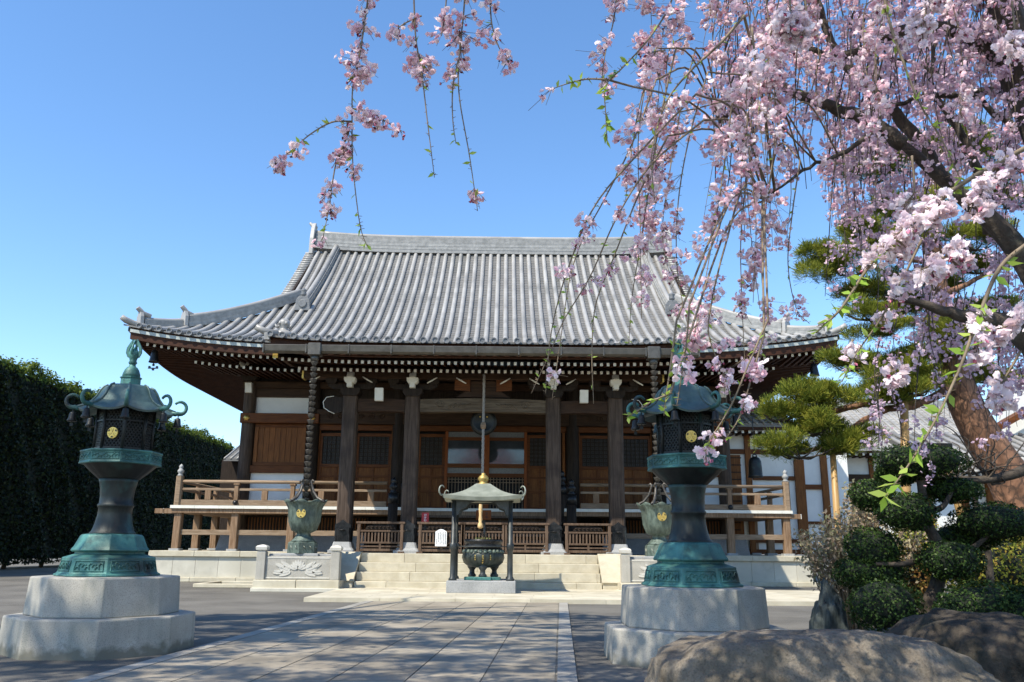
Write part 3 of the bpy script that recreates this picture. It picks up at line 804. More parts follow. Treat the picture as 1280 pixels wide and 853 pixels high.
# --- gutter along the porch eave
gz = zat(443, 25.75)
gm = MB()
x = -6.82
while x < 6.8:
    w = min(1.33, 6.82 - x)
    gm.prism([(25.62, gz + .22), (25.60, gz + .20), (25.63, gz + .02), (25.72, gz - .03), (25.84, gz - .03), (25.9, gz + .22), (25.87, gz + .22), (25.82, gz), (25.72, gz), (25.66, gz + .04)], 'x', XC + x + .008, XC + x + w - .008)
    gm.box(XC + x - .02, XC + x + .02, 25.59, 25.9, gz - .04, gz + .235); x += w
gm.box(XC - 6.84, XC - 6.8, 25.6, 25.9, gz - .03, gz + .22); gm.box(XC + 6.8, XC + 6.84, 25.6, 25.9, gz - .03, gz + .22)
gut = part('gutter', gm, 'gutter_metal', hall)
CHX = (-5.22, 5.40)
for cx in CHX:
    hb = MB(); hb.bbox(XC + cx - .2, XC + cx + .2, 25.55, 25.93, gz - .12, gz + .27, .02); hb.lathe([(.12, -.28), (.14, -.12)], 12, (XC + cx, 25.74, gz))
    part('gutter_outlet', hb, 'gutter_metal', gut)

# --- porch pillars with shoe and stone base
PILX = (-4.52, -2.40, 2.40, 4.52)
def cham(mb, cx, cy, w, z0, z1, c=.06, mi=0, w1=None):
    w1 = w1 or w; v = []
    for (ww, z) in ((w / 2, z0), (w1 / 2, z1)):
        q = ww - c
        v += [(cx + a, cy + b, z) for a, b in ((-q, -ww), (q, -ww), (ww, -q), (ww, q), (q, ww), (-q, ww), (-ww, q), (-ww, -q))]
    mb.add(v, [tuple(range(7, -1, -1)), tuple(range(8, 16))] + [(k, (k + 1) % 8, 8 + (k + 1) % 8, 8 + k) for k in range(8)], mi)
ZPT = zat(497, 28.3)
for px_ in PILX:
    mb = MB(); cham(mb, XC + px_, 28.5, .49, HP + .34, ZPT, .055)
    p = part('porch_pillar', mb, 'pillar_wood', hall)
    sh = MB(); zs = HP + .36
    cham(sh, XC + px_, 28.5, .53, zs, zs + .46, .06)
    for k in range(7):
        a = -0.21 + k * .07; sh.box(XC + px_ + a - .018, XC + px_ + a + .018, 28.215, 28.235, zs + .03, zs + .22)
    sh.prism([(XC + px_ - .265, zs + .44), (XC + px_ + .265, zs + .44), (XC + px_ + .25, zs + .55), (XC + px_ + .13, zs + .60), (XC + px_, zs + .70), (XC + px_ - .13, zs + .60), (XC + px_ - .25, zs + .55)], 'y', 28.228, 28.26)
    sh.lathe([(.1, 0), (.09, .02), (.03, .03)], 10, (XC + px_, 28.2, zs + .36))
    part('metal_shoe', sh, 'black_metal', p)
    sb = MB(); cham(sb, XC + px_, 28.5, .66, HP + .17, HP + .35, .05, w1=.56); cham(sb, XC + px_, 28.5, .86, HP, HP + .09, .04); cham(sb, XC + px_, 28.5, .80, HP + .09, HP + .17, .05, w1=.68)
    part('stone_base', sb, 'granite_dark', p)
# --- porch tie beams
def carved(mb, x0, x1, z0, z1, y0, y1, camber):
    N = 16; top = [(x0 + (x1 - x0) * i / N, z1 + camber * math.sin(math.pi * i / N)) for i in range(N + 1)]
    bot = [(x0 + (x1 - x0) * i / N, z0 + camber * .8 * math.sin(math.pi * i / N)) for i in range(N, -1, -1)]
    mb.prism(top + bot, 'y', y0, y1)
def spiral(mb, cx, cz, y, r, sgn):
    pts = [(cx + sgn * (r * (1 - t * .8)) * math.cos(t * 9.5), y, cz + (r * (1 - t * .8)) * math.sin(t * 9.5)) for t in [i / 26 for i in range(27)]]
    mb.tube(pts, .022, 5)
zb0, zb1 = zat(516, 28.3), zat(500, 28.3)
cbm = MB(); carved(cbm, XC - 2.14, XC + 2.14, zb0, zb1, 28.33, 28.67, .05)
for sg in (-1, 1):
    spiral(cbm, XC + sg * 1.45, (zb0 + zb1) / 2 + .03, 28.325, .15, sg)
    for q in range(4):
        xx = XC + sg * (1.05 - q * .16); cbm.tube([(xx + sg * .12, 28.325, zb0 + .12 + .03 * q), (xx, 28.32, zb0 + .26), (xx - sg * .15, 28.325, zb0 + .30)], .018, 5)
part('tie_beam', cbm, 'beam_carved', hall)
for sg in (-1, 1):
    tb_ = MB(); carved(tb_, XC + sg * 4.26 if sg < 0 else XC + 2.66, XC - 2.66 if sg < 0 else XC + 4.26, zb0, zb1 - .02, 28.35, 28.65, .03)
    part('tie_beam', tb_, 'wood_beam', hall)
    ns = MB(); zc = (zb0 + zb1) / 2; xo = XC + sg * 4.78        # carved beam nose past the outer pillar
    pl = [(0, -.22), (.25, -.30), (.45, -.22), (.62, -.10), (.66, .10), (.55, .26), (.3, .30), (0, .26)]
    ns.prism([(xo + sg * a, zc + b) for a, b in pl], 'y', 28.36, 28.64)
    nose_ = part('beam_nose', ns, 'wood_dark', hall)
    wl = MB(); wl.tube([(xo + sg * a, 28.345, zc + b) for a, b in [(.3, .30), (.55, .26), (.66, .10), (.62, -.10), (.45, -.22), (.25, -.30)]], .013, 6)
    part('white_edge', wl, 'white_paint', nose_)
# --- brackets over the pillars
pz0, pz1 = zat(478, 28.3), zat(471, 28.3)
for px_ in PILX:
    b = MB(); x = XC + px_
    b.prism([(x - .22, ZPT), (x + .22, ZPT), (x + .33, ZPT + .13), (x + .33, ZPT + .26), (x - .33, ZPT + .26), (x - .33, ZPT + .13)], 'y', 28.18, 28.82)
    b.prism([(x - .82, ZPT + .44), (x - .8, ZPT + .36), (x - .6, ZPT + .27), (x + .6, ZPT + .27), (x + .8, ZPT + .36), (x + .82, ZPT + .44)], 'y', 28.4, 28.6)
    for q in (-.68, .68):
        b.prism([(x + q - .13, ZPT + .44), (x + q + .13, ZPT + .44), (x + q + .19, ZPT + .53), (x + q + .19, ZPT + .62), (x + q - .19, ZPT + .62), (x + q - .19, ZPT + .53)], 'y', 28.31, 28.69)
    br = part('bracket', b, 'wood_dark', hall)
    w = MB(); w.box(x - .09, x + .09, 28.0, 28.35, ZPT + .27, ZPT + .42)
    w.prism([(x - .14, ZPT + .42), (x + .14, ZPT + .42), (x + .19, ZPT + .50), (x + .19, ZPT + .60), (x - .19, ZPT + .60), (x - .19, ZPT + .50)], 'y', 27.98, 28.35)
    w.prism([(27.95, ZPT + .60), (28.35, ZPT + .60), (28.35, ZPT + .86), (28.1, ZPT + .86)], 'x', x - .10, x + .10)
    part('white_block', w, 'white_paint', br)
pl = MB(); pl.bbox(XC - 6.15, XC + 6.15, 28.3, 28.7, ZPT + .62, ZPT + .90, .02)
part('purlin', pl, 'wood_beam', hall)
for sg in (-1, 1):
    e = MB(); x = XC + sg * 6.15; e.box(min(x, x + sg * .06), max(x, x + sg * .06), 28.28, 28.72, ZPT + .60, ZPT + .92); part('gold_cap', e, 'gold', hall)
    bb = MB(); hx = XC + sg * 6.55                     # curved bargeboard under the porch side
    bb.prism([(26.1, front(6.55, 26.1, True) - .2), (26.1, front(6.55, 26.1, True) - .62), (27.2, ZPT + .95), (28.2, ZPT + .98), (30.2, ZPT + 1.35), (30.2, ZPT + 1.75)], 'x', hx - .06, hx + .06)
    bo = part('bargeboard', bb, 'wood_beam', hall)
    gb = MB(); z_ = front(6.55, 26.1, True); gb.box(hx - .08, hx + .08, 26.04, 26.1, z_ - .68, z_ - .25); part('gold_cap', gb, 'gold', bo)
# white curled ends along the purlin, frog-leg strut in the middle, white beam ends
for x in (-5.75, -3.95, -1.75, -0.75, .75, 1.75, 3.0, 5.3):
    sg = -1 if x in (-5.75, -1.75, .75, 3.0) else 1
    wt = MB(); wt.tube([(XC + x - .17, 28.24, ZPT + .56 - .10 * sg * -1), (XC + x, 28.2, ZPT + .55), (XC + x + .17, 28.24, ZPT + .56 - .10 * sg)], [.022, .028, .018], 6)
    part('white_scroll', wt, 'white_paint', hall)
fr = MB()
fr.prism([(XC - .92, zb1 + .1), (XC + .92, zb1 + .1), (XC + .62, zb1 + .30), (XC + .40, zb1 + .66), (XC - .40, zb1 + .66), (XC - .62, zb1 + .30)], 'y', 28.42, 28.58)
part('frog_leg_strut', fr, 'wood_beam', hall)
for sg in (-1, 1):
    ob_ = MB(); ob_.prism([(XC + sg * .45, zb1 + .30), (XC + sg * .98, zb1 + .34), (XC + sg * .98, zb1 + .70), (XC + sg * .45, zb1 + .70)], 'y', 28.36, 28.41); part('carved_panel', ob_, 'wood_red_h', hall)
for x in (-3.5, 3.42):
    w = MB(); z0 = zat(503, 28.1); w.prism([(27.98, z0), (28.14, z0), (28.14, z0 + .2), (28.06, z0 + .42), (27.9, z0 + .42), (27.94, z0 + .2)], 'x', XC + x - .14, XC + x + .14)
    part('beam_end', w, 'white_paint', hall)

# --- hall columns, walls and doors (front plane Y = 33.8)
YW = 33.8
zz = {k: zat(k, YW + .05) for k in (470, 478, 489, 500, 521, 533, 540, 544, 547, 551, 580, 582, 585, 592, 594, 597, 605, 619, 628, 632)}
COLX = (-9.58, -6.95, -3.5, 3.5, 6.95, 9.58)
DZ = zat(637, 31.8)
for cx in COLX:
    mb = MB(); mb.lathe([(.26, 0), (.26, 3.2), (.25, 6.2), (.235, WZ - HP + .1)], 20, (XC + cx, YW, HP))
    part('column', mb, 'pillar_wood' if abs(cx) > 9 else 'wood_dark', hall)
    b = MB(); x = XC + cx; zc = zz[478] - .1
    b.prism([(x - .22, zc), (x + .22, zc), (x + .34, zc + .12), (x + .34, zc + .24), (x - .34, zc + .24), (x - .34, zc + .12)], 'y', 33.4, 34.1)
    b.prism([(x - .95, zc + .42), (x - .9, zc + .32), (x - .65, zc + .25), (x + .65, zc + .25), (x + .9, zc + .32), (x + .95, zc + .42)], 'y', 33.68, 33.92)
    b.prism([(32.6, zc + .44), (32.7, zc + .30), (33.1, zc + .25), (33.9, zc + .25), (33.9, zc + .44)], 'x', x - .1, x + .1)
    br = part('bracket', b, 'wood_dark', hall)
    if abs(cx) > 9:
        sg = 1 if cx > 0 else -1
        for (dy, dz) in ((32.5, .44), (31.9, .76)):
            w = MB(); w.prism([(x - .13, zc + dz), (x + .13, zc + dz), (x + .18, zc + dz + .08), (x + .18, zc + dz + .17), (x - .18, zc + dz + .17), (x - .18, zc + dz + .08)], 'y', dy - .02, dy + .2)
            w.box(x - .08, x + .08, dy - .1, dy + .15, zc + dz - .17, zc + dz)
            w.prism([(dy, zc + dz + .17), (dy + .2, zc + dz + .17), (dy + .2, zc + dz + .38), (dy + .08, zc + dz + .38)], 'x', x - .09, x + .09); part('white_block', w, 'white_paint', br)
        w = MB(); w.prism([(33.45, zc - .5), (33.6, zc - .5), (33.6, zc - .12), (33.35, zc - .12), (33.4, zc - .3)], 'x', x - .13, x + .13)
        part('white_block', w, 'white_paint', br)
ub = MB(); ub.bbox(XC - 9.9, XC + 9.9, 33.66, 33.94, zz[489] - .0, zz[478] - .1, .02); part('upper_beam', ub, 'wood_beam', hall)
ub = MB(); ub.box(XC - 9.7, XC + 9.7, 33.9, 34.05, zz[500] - .15, WZ); part('frieze_wall', ub, 'wood_dark', hall)
bk = MB(); bk.box(XC - 9.5, XC + 9.5, 34.1, 34.3, HP, WZ); 
part('back_wall', bk, 'black_void', hall)
for sg in (-1, 1):
    sw = MB(); sw.box(XC + sg * 9.5 - .1, XC + sg * 9.5 + .1, 34.3, 46, HP, WZ); part('side_wall', sw, 'plaster', hall)
def bay_x(i): return XC + COLX[i] + .24, XC + COLX[i + 1] - .24
def gold_flower(x, y, z, parent):
    mb = MB(); mb.lathe([(.115, 0), (.11, .03), (.06, .045), (.02, .08)], 18, (0, 0, 0), lobes=6, lamp=.14)
    mb.v = [(x + a, y - c, z + b) for a, b, c in mb.v]; part('gold_boss', mb, 'gold', parent)
def board_wall(x0, x1, z0, z1, y, n, m1='wood_red'):
    w = MB(); fw = .14
    w.box(x0, x1, y - .05, y + .05, z0, z0 + fw, 1); w.box(x0, x1, y - .05, y + .05, z1 - fw, z1, 1)
    w.box(x0, x0 + fw, y - .05, y + .05, z0 + fw + .002, z1 - fw - .002); w.box(x1 - fw, x1, y - .05, y + .05, z0 + fw + .002, z1 - fw - .002)
    bw = (x1 - x0 - 2 * fw) / n
    for k in range(n): w.box(x0 + fw + k * bw + .006, x0 + fw + (k + 1) * bw - .006, y + .0, y + .04, z0 + fw, z1 - fw)
    return w
def lattice_door(name, x0, x1, parent, ltop=True):
    """sliding door: fine lattice above, framed panels below"""
    y = 33.96; zt, zb = zz[540], DZ + .05
    d = MB(); fw = .10
    zl0, zl1 = zz[582], zz[547]
    for (a, b_) in ((zb, zb + .14), (zl0 - .12, zl0), (zl1, zl1 + .12)):
        d.box(x0, x1, y - .05, y + .03, a, b_, 1)
    for xx in (x0, x1 - fw): d.box(xx, xx + fw, y - .051, y + .031, zb + .001, zl1 + .119, 1)
    mid = (x0 + x1) / 2
    d.box(mid - .035, mid + .035, y - .045, y + .03, zb + .141, zl0 - .121, 1)
    zA = zb + .14; zB = zl0 - .12; h1 = (zB - zA)
    for q in (.36, .74):
        d.box(x0 + fw, x1 - fw, y - .046, y + .03, zA + h1 * q, zA + h1 * q + .08, 1)
    d.box(x0 + fw, x1 - fw, y + .005, y + .02, zA, zB)
    o = part(name, d, ['wood_red', 'wood_red_h'], parent)
    l = MB(); nx_ = max(5, int((x1 - x0 - 2 * fw) / .155)); nz_ = 7
    for k in range(nx_ + 1):
        xx = x0 + fw + (x1 - x0 - 2 * fw) * k / nx_; l.box(xx - .022, xx + .022, y - .03, y - .002, zl0, zl1)
    for k in range(nz_ + 1):
        q = zl0 + (zl1 - zl0) * k / nz_; l.box(x0 + fw, x1 - fw, y - .028, y - .004, q - .022, q + .022)
    for i in range(nx_):
        for k in range(nz_):
            cx = x0 + fw + (x1 - x0 - 2 * fw) * (i + .5) / nx_; cz = zl0 + (zl1 - zl0) * (k + .5) / nz_
            l.box(cx - .028, cx + .028, y - .02, y + .0, cz - .008, cz + .008); l.box(cx - .008, cx + .008, y - .021, y - .001, cz - .028, cz + .028)
    part('lattice', l, 'wood_dark', o)
    bkd = MB(); bkd.box(x0 + .05, x1 - .05, y + .025, y + .05, zl0, zl1); part('lattice_backing', bkd, 'backing_dark', o)
    return o
for i in (0, 4):                                      # outer bays: plaster and boarded panel
    x0, x1 = bay_x(i)
    w = MB(); w.box(x0, x1, 33.86, 33.9, zz[521], zz[500]); part('plaster_panel', w, 'plaster', hall)
    w = MB(); w.box(x0, x1, 33.86, 33.9, DZ - .05, zz[594]); part('plaster_panel', w, 'plaster', hall)
    bm = MB(); bm.bbox(x0 - .5, x1 + .5, 33.5, 33.72, zz[533], zz[521], .015); nb = part('nageshi_beam', bm, 'wood_red_h', hall)
    gold_flower(x0 - .24, 33.5, (zz[533] + zz[521]) / 2, nb); gold_flower(x1 + .24, 33.5, (zz[533] + zz[521]) / 2, nb)
    bm = MB(); bm.bbox(x0, x1, 33.7, 33.9, zz[594], zz[585], .015); part('sill_beam', bm, 'wood_red_h', hall)
    bm = MB(); bm.bbox(x0, x1, 33.72, 33.9, zz[500], zz[489], .015); part('upper_rail', bm, 'wood_beam', hall)
    part('boarded_panel', board_wall(x0 + .06, x1 - .04, zz[585], zz[533], 33.84, 8), ['wood_red', 'wood_red_h'], hall)
for i in (1, 3):                                      # inner bays: pairs of lattice doors
    x0, x1 = bay_x(i)
    bm = MB(); bm.bbox(x0 - .1, x1 + .1, 33.6, 33.85, zz[533], zz[521] + .2, .015)
    for q in (.22, .5, .78):
        xx = x0 + (x1 - x0) * q
        for sg in (-1, 1): spiral(bm, xx + sg * .2, (zz[533] + zz[521]) / 2 + .1, 33.595, .12, sg)
    part('carved_lintel', bm, 'wood_beam', hall)
    bm = MB(); bm.bbox(x0, x1, 33.8, 33.95, zz[540], zz[533], .01); part('door_head', bm, 'wood_red_h', hall)
    m_ = (x0 + x1) / 2
    lattice_door('lattice_door', x0 + .05, m_ - .03, hall); lattice_door('lattice_door', m_ + .03, x1 - .05, hall)
    w = MB(); w.box(x0 - .01, x0 + .05, 33.84, 33.98, DZ, zz[540]); w.box(x1 - .05, x1 + .01, 33.84, 33.98, DZ, zz[540]); w.box(m_ - .03, m_ + .03, 33.84, 33.97, DZ, zz[540])
    part('door_jamb', w, 'wood_red', hall)
x0, x1 = bay_x(2)
bm = MB(); bm.bbox(x0 - .1, x1 + .1, 33.6, 33.85, zz[533], zz[521] + .2, .015); part('carved_lintel', bm, 'wood_beam', hall)
bm = MB(); bm.bbox(x0, x1, 33.8, 33.95, zz[540], zz[533], .01); part('door_head', bm, 'wood_red_h', hall)
wx0, wx1 = XC - 1.56, XC + 1.60
lattice_door('lattice_door', x0 + .55, wx0 - .08, hall); lattice_door('lattice_door', wx1 + .08, x1 - .55, hall)
for (a, b_) in ((x0, x0 + .5), (x1 - .5, x1)):
    w = MB()
    for k in range(3): w.box(a + k * .16 + .01, a + k * .16 + .12, 33.86 + k % 2 * .03, 33.96, DZ, zz[540])
    part('door_jamb', w, 'wood_red', hall)
win = MB()                                            # glazed centre: red frame
for xx, ww in ((wx0 - .07, .12), (wx1 - .05, .12), ((wx0 + wx1) / 2 - .13, .26)): win.box(xx, xx + ww, 33.84, 33.96, DZ + .02, zz[540])
for (a, b_) in ((551, 547), (585, 580), (597, 592)):
    za, zb = zz[a], zz[b_]
    for (p, q) in ((wx0 + .05, (wx0 + wx1) / 2 - .13), ((wx0 + wx1) / 2 + .13, wx1 - .05)): win.box(p, q, 33.85, 33.95, za, zb, 1)
window = part('centre_window', win, ['wood_orange', 'wood_red_h'], hall)
for (p, q) in ((wx0 + .05, (wx0 + wx1) / 2 - .13), ((wx0 + wx1) / 2 + .13, wx1 - .05)):
    gl = MB(); gl.box(p, q, 33.92, 33.94, zz[580], zz[551]); part('pane', gl, 'glass_dark', window)
    gl = MB(); gl.box(p, q, 33.92, 33.94, zz[547], zz[540]); part('pane', gl, 'glass_frost', window)
    gl = MB(); gl.box(p, q, 33.92, 33.94, zz[592], zz[585]); part('pane', gl, 'glass_frost', window)
    gr = MB(); n_ = 11
    for k in range(n_): xx = p + (q - p) * (k + .5) / n_; gr.box(xx - .012, xx + .012, 33.88, 33.9, DZ + .03, zz[597])
    for q2 in (.08, .2): gr.box(p, q, 33.875, 33.885, zz[597] - q2 - .012, zz[597] - q2 + .012)
    part('grille', gr, 'wood_pale', window)
    cu = MB()
    nC = 16
    for k in range(nC):
        a = p + (q - p) * k / nC; cu.box(a + .02, a + (q - p) / nC - .02, 33.905, 33.915, zz[580] + .02, zz[551])
# --- veranda
vx0, vx1 = XC - 11.52, XC + 11.45
dk = MB()
for (a, b_) in ((vx0, XC - 3.0), (XC + 3.0, vx1)): dk.box(a, b_, 31.78, 34.0, DZ - .22, DZ - .06)
dk.box(XC - 3.0, XC + 3.0, 32.3, 34.0, DZ - .22, DZ - .06)
for sg in (-1, 1):
    xx = XC + sg * 11.5; dk.box(min(xx, xx - sg * 2.0), max(xx, xx - sg * 2.0), 34.0, 46, DZ - .22, DZ - .06)
deck = part('veranda_deck', dk, 'wood_post', hall)
ed = MB()
def edge(a, b_, y):
    x = a
    while x < b_ - .05:
        w = min(.9, b_ - x); ed.box(x + .003, x + w - .003, y, y + .3, DZ - .058, DZ + .05); x += w
edge(vx0 - .05, XC - 3.0, 31.72); edge(XC + 3.0, vx1 + .05, 31.72); edge(XC - 3.0, XC + 3.0, 32.25)
part('white_deck_edge', ed, 'white_paint', deck)
for sg in (-1, 1):
    nb = MB(); xx = XC + sg * 11.4; nb.bbox(min(xx, xx + sg * .75), max(xx, xx + sg * .42), 31.8, 32.0, DZ - .25, DZ - .075, .01)
    bn = part('beam_nose', nb, 'wood_post', deck)
    nb = MB(); xx = XC + sg * 11.82; nb.box(min(xx, xx + sg * .02), max(xx, xx + sg * .02), 31.8, 32.0, DZ - .25, DZ - .07); part('white_end', nb, 'white_paint', bn)
RB = MB()
posts_front = [-11.3, -9.2, -7.12, -5.0, 5.0, 7.12, 9.2, 11.3]
for px_ in posts_front:
    p = MB(); cham(p, XC + px_, 31.98, .27, HP + .08, DZ - .22, .025); cham(p, XC + px_, 31.98, .4, HP, HP + .08, .03, mi=1)
    part('veranda_post', p, ['wood_post', 'granite_dark'], hall)
for sg in (-1, 1):
    for yy in (34.0, 36.1, 38.2, 40.3):
        p = MB(); cham(p, XC + sg * 11.3, yy, .27, HP + .08, DZ - .22, .025); cham(p, XC + sg * 11.3, yy, .4, HP, HP + .08, .03, mi=1)
        part('veranda_post', p, ['wood_post', 'granite_dark'], hall)
    tr = MB(); a, b_ = (XC - 11.2, XC - 4.6) if sg < 0 else (XC + 4.6, XC + 11.2)
    tr.bbox(a, b_, 31.93, 32.03, zat(672, 31.9), zat(665.5, 31.9), .008); part('tie_rail', tr, 'wood_pale', hall)
    uw = MB(); uw.box(min(XC + sg * 4.6, XC + sg * 9.5), max(XC + sg * 4.6, XC + sg * 9.5), 33.9, 34.0, HP, DZ - .25)
    uw2 = MB()
    x = 4.7
    while x < 9.5:
        uw2.box(XC + sg * x - .02, XC + sg * x + .02, 33.86, 33.9, HP + .75, DZ - .3); x += .12
    uo = part('underfloor_wall', uw, 'wood_dark', hall); part('slat_vent', uw2, 'wood_red', uo)
    ap = MB(); ap.prism([(33.0, HP), (33.88, HP), (33.88, HP + .7), (33.5, HP + .6)], 'x', min(XC + sg * 4.6, XC + sg * 10.2), max(XC + sg * 4.6, XC + sg * 10.2)); part('stone_apron', ap, 'granite_dark', uo)
# railing
def giboshi(mb, x, y, z, s=1.0, mi=0):
    mb.lathe([(.10 * s, 0), (.11 * s, .04 * s), (.075 * s, .07 * s), (.075 * s, .10 * s), (.115 * s, .15 * s), (.12 * s, .21 * s), (.07 * s, .27 * s), (.06 * s, .30 * s), (.085 * s, .34 * s), (.06 * s, .40 * s), (.01, .45 * s)], 14, (x, y, z), mi=mi)
def railing(xa, xb, newel_at, mate):
    y = 31.86
    r = MB()
    r.tube([(xa, y, DZ + .93), (xb, y, DZ + .93)], .062, 10)
    r.bbox(xa, xb, y - .045, y + .045, DZ + .60, DZ + .69, .01); r.bbox(xa, xb, y - .06, y + .06, DZ + .06, DZ + .26, .01)
    ro = part('railing', r, mate, hall)
    return ro
for sg in (-1, 1):
    a, b_ = (XC - 11.3, XC - 3.62) if sg < 0 else (XC + 3.62, XC + 11.3)
    ro = railing(a, b_, 0, 'wood_pale')
    for px_ in (-9.2, -7.12, -5.0):
        p = MB(); x = XC - sg * px_
        p.bbox(x - .075, x + .075, 31.77, 31.95, DZ + .05, DZ + .80, .01); p.bbox(x - .11, x + .11, 31.75, 31.97, DZ + .80, DZ + .87, .01)
        po = part('rail_post', p, 'wood_post', ro)
    for px_ in (-10.25, -8.15, -6.05, -4.2):
        p = MB(); x = XC - sg * px_; p.bbox(x - .11, x + .11, 31.80, 31.92, DZ + .26, DZ + .60, .01); part('rail_strut', p, 'wood_post', ro)
    for px_ in (-9.2, -7.12, -5.0):
        k = MB(); x = XC - sg * px_; k.lathe([(.1, 0), (.09, .03), (.05, .05), (.02, .08)], 12, (0, 0, 0)); k.v = [(x + a_, 31.77 - c_, DZ + .16 + b2) for a_, b2, c_ in k.v]
        part('rail_boss', k, 'black_metal', ro)
    nw = MB(); x = XC + sg * 11.35; cham(nw, x, 31.86, .24, DZ + .0, DZ + 1.12, .05)
    no = part('newel_post', nw, 'wood_pale', ro)
    gi = MB(); giboshi(gi, x, 31.86, DZ + 1.12, 1.0); part('finial', gi, 'granite_dark', no)
    # side railing going back
    r = MB(); r.tube([(x, 31.9, DZ + .93), (x, 44, DZ + .93)], .06, 8); r.box(x - .045, x + .045, 32, 44, DZ + .6, DZ + .69); r.box(x - .06, x + .06, 32, 44, DZ + .06, DZ + .26)
    so = part('railing', r, 'wood_pale', hall)
    for yy in (33.9, 36, 38.1, 40.2):
        p = MB(); p.bbox(x - .09, x + .09, yy - .075, yy + .075, DZ + .05, DZ + .87, .01); part('rail_post', p, 'wood_post', so)
    # stair newels with black caps
    for (nx0, ny0, zt) in ((3.12, 29.9, zat(618, 29.9)), (2.95, 32.1, zat(606, 32.1))):
        p = MB(); x = XC + sg * nx0; p.lathe([(.17, 0), (.17, zt - HP)], 16, (x, ny0, HP)); po = part('stair_newel', p, 'wood_dark', hall)
        gi = MB(); giboshi(gi, x, ny0, zt, 1.25); gi.lathe([(.185, -.35), (.185, 0)], 16, (x, ny0, zt)); part('finial', gi, 'black_metal', po)
for k in range(6):
    st = MB(); z1 = HP + (DZ - HP) * (k + 1) / 7; y0 = 30.1 + k * .36; st.bbox(XC - 2.9, XC + 2.9, y0, y0 + .4, z1 - .09, z1, .01); st.box(XC - 2.85, XC + 2.85, y0 + .3, y0 + .33, HP, z1 - .09)
    part('stair_tread', st, 'wood_fence', hall)
for sg in (-1, 1):
    sp = MB(); sp.prism([(29.9, HP), (30.3, HP), (32.4, DZ - .2), (32.4, DZ), (32.2, DZ)], 'x', XC + sg * 2.98 - .05, XC + sg * 2.98 + .05); part('stair_stringer', sp, 'wood_dark', hall)
# ================================================================== THINGS IN FRONT OF THE HALL
# --- low lattice barriers between the porch pillars
fl = ['low slatted timber barrier between the two porch pillars nearest the hedge',
      'low slatted timber barrier that carries the white sign tablet',
      'low slatted timber barrier directly behind the incense cauldron',
      'low slatted timber barrier between the incense canopy and the third porch pillar',
      'low slatted timber barrier between the two porch pillars nearest the pine']
fence0 = None
ftop = zat(653.5, 28.15)
for i, fx in enumerate((474.5, 551.5, 604.8, 656.5, 735.5)):
    X = at(fx, 690, 28.15).x
    if fence0 is None:
        fence0 = thing('slatted_barrier', fl[0], 'barrier', (X, 28.15, HP), 'slatted barriers between the porch pillars', world=False)
        H = ftop - HP; W = .70
        m = MB()
        m.bbox(-W - .10, W + .10, -.06, .06, H - .07, H, .01); 
        m.bbox(-W - .08, W + .08, -.035, .035, H - .33, H - .27, .008); m.bbox(-W, W, -.03, .03, .30, .36, .008); m.bbox(-W, W, -.03, .03, .06, .14, .008)
        m.box(-W, W, -.02, .02, .19, .24); m.box(-.03, .03, -.025, .025, .14, .30)
        part('rail', m, 'wood_fence', fence0)
        for s in (-1, 1):
            m = MB(); m.bbox(s * W - .05, s * W + .05, -.05, .05, .05, H - .07, .008); m.bbox(s * W - .10, s * W + .10, -.14, .14, 0, .06, .01); part('post', m, 'wood_fence', fence0)
        m = MB()
        for k in range(12): x = -W + .05 + (2 * W - .1) * (k + .5) / 12; m.box(x - .026, x + .026, -.015, .015, .36, H - .33)
        part('slats', m, 'wood_fence', fence0)
        m = MB(); m.prism([(-.5, H - .24), (.5, H - .24), (.42, H - .12), (0, H - .09), (-.42, H - .12)], 'y', -.012, .012)
        for k in range(-3, 4): m.lathe([(.03, -.02), (.05, 0), (.03, .02)], 8, (k * .13, -.02, H - .17))
        part('carved_strip', m, 'wood_dark', fence0)
    else:
        c = copy_tree(fence0); c.location = (X, 28.15, HP); c['label'] = fl[i]
# --- white tablet and red notice
def glyphs(mb, x, y, ztop, cw, ch, n, seed, mi=0):
    """a column of small brush-like characters"""
    r = random.Random(seed); z = ztop
    for k in range(n):
        for q in range(2 + r.randint(0, 1)):
            zz_ = z - ch * (.2 + .28 * q); a = cw * (.35 + .15 * r.random()); mb.box(x - a, x + a, y - .004, y, zz_ - ch * .05, zz_ + ch * .05, mi)
        xx = x + cw * (r.random() - .5) * .5; mb.box(xx - cw * .07, xx + cw * .07, y - .0045, y, z - ch * .88, z - ch * .08, mi)
        if r.random() < .6:
            xx = x + cw * (.3 if r.random() < .5 else -.3); mb.box(xx - cw * .06, xx + cw * .06, y - .0042, y, z - ch * .9, z - ch * .45, mi)
        z -= ch
tb_ = thing('sign_tablet', 'white pointed tablet with columns of black writing on the slatted barrier', 'sign', tuple(at(551, 683, 28.03)))
p0 = at(543.8, 683, 28.03); p1 = at(558.6, 665, 28.03); zt = at(551, 661.5, 28.03).z
b = MB(); b.prism([(p0.x, p0.z), (p1.x, p0.z), (p1.x, p1.z), ((p0.x + p1.x) / 2 + .08, zt - .02), ((p0.x + p1.x) / 2, zt), ((p0.x + p1.x) / 2 - .08, zt - .02), (p0.x, p1.z)], 'y', 28.03, 28.06)
part('board', b, 'sign_white', tb_)
b = MB(); w = p1.x - p0.x; hgt = p1.z - p0.z
for k, (n, cw, off) in enumerate(((9, .034, 0), (9, .026, 0), (8, .026, .02), (9, .026, 0), (7, .026, .02), (4, .024, .22))):
    glyphs(b, p1.x - w * (.12 + .15 * k), 28.03, p1.z - .01 - off, cw, hgt / 10.5, n, 20 + k)
part('writing', b, 'ink', tb_)
rs = thing('red_notice', 'small red notice with white vertical writing above the slatted barrier', 'sign', tuple(at(531.5, 654, 28.6)))
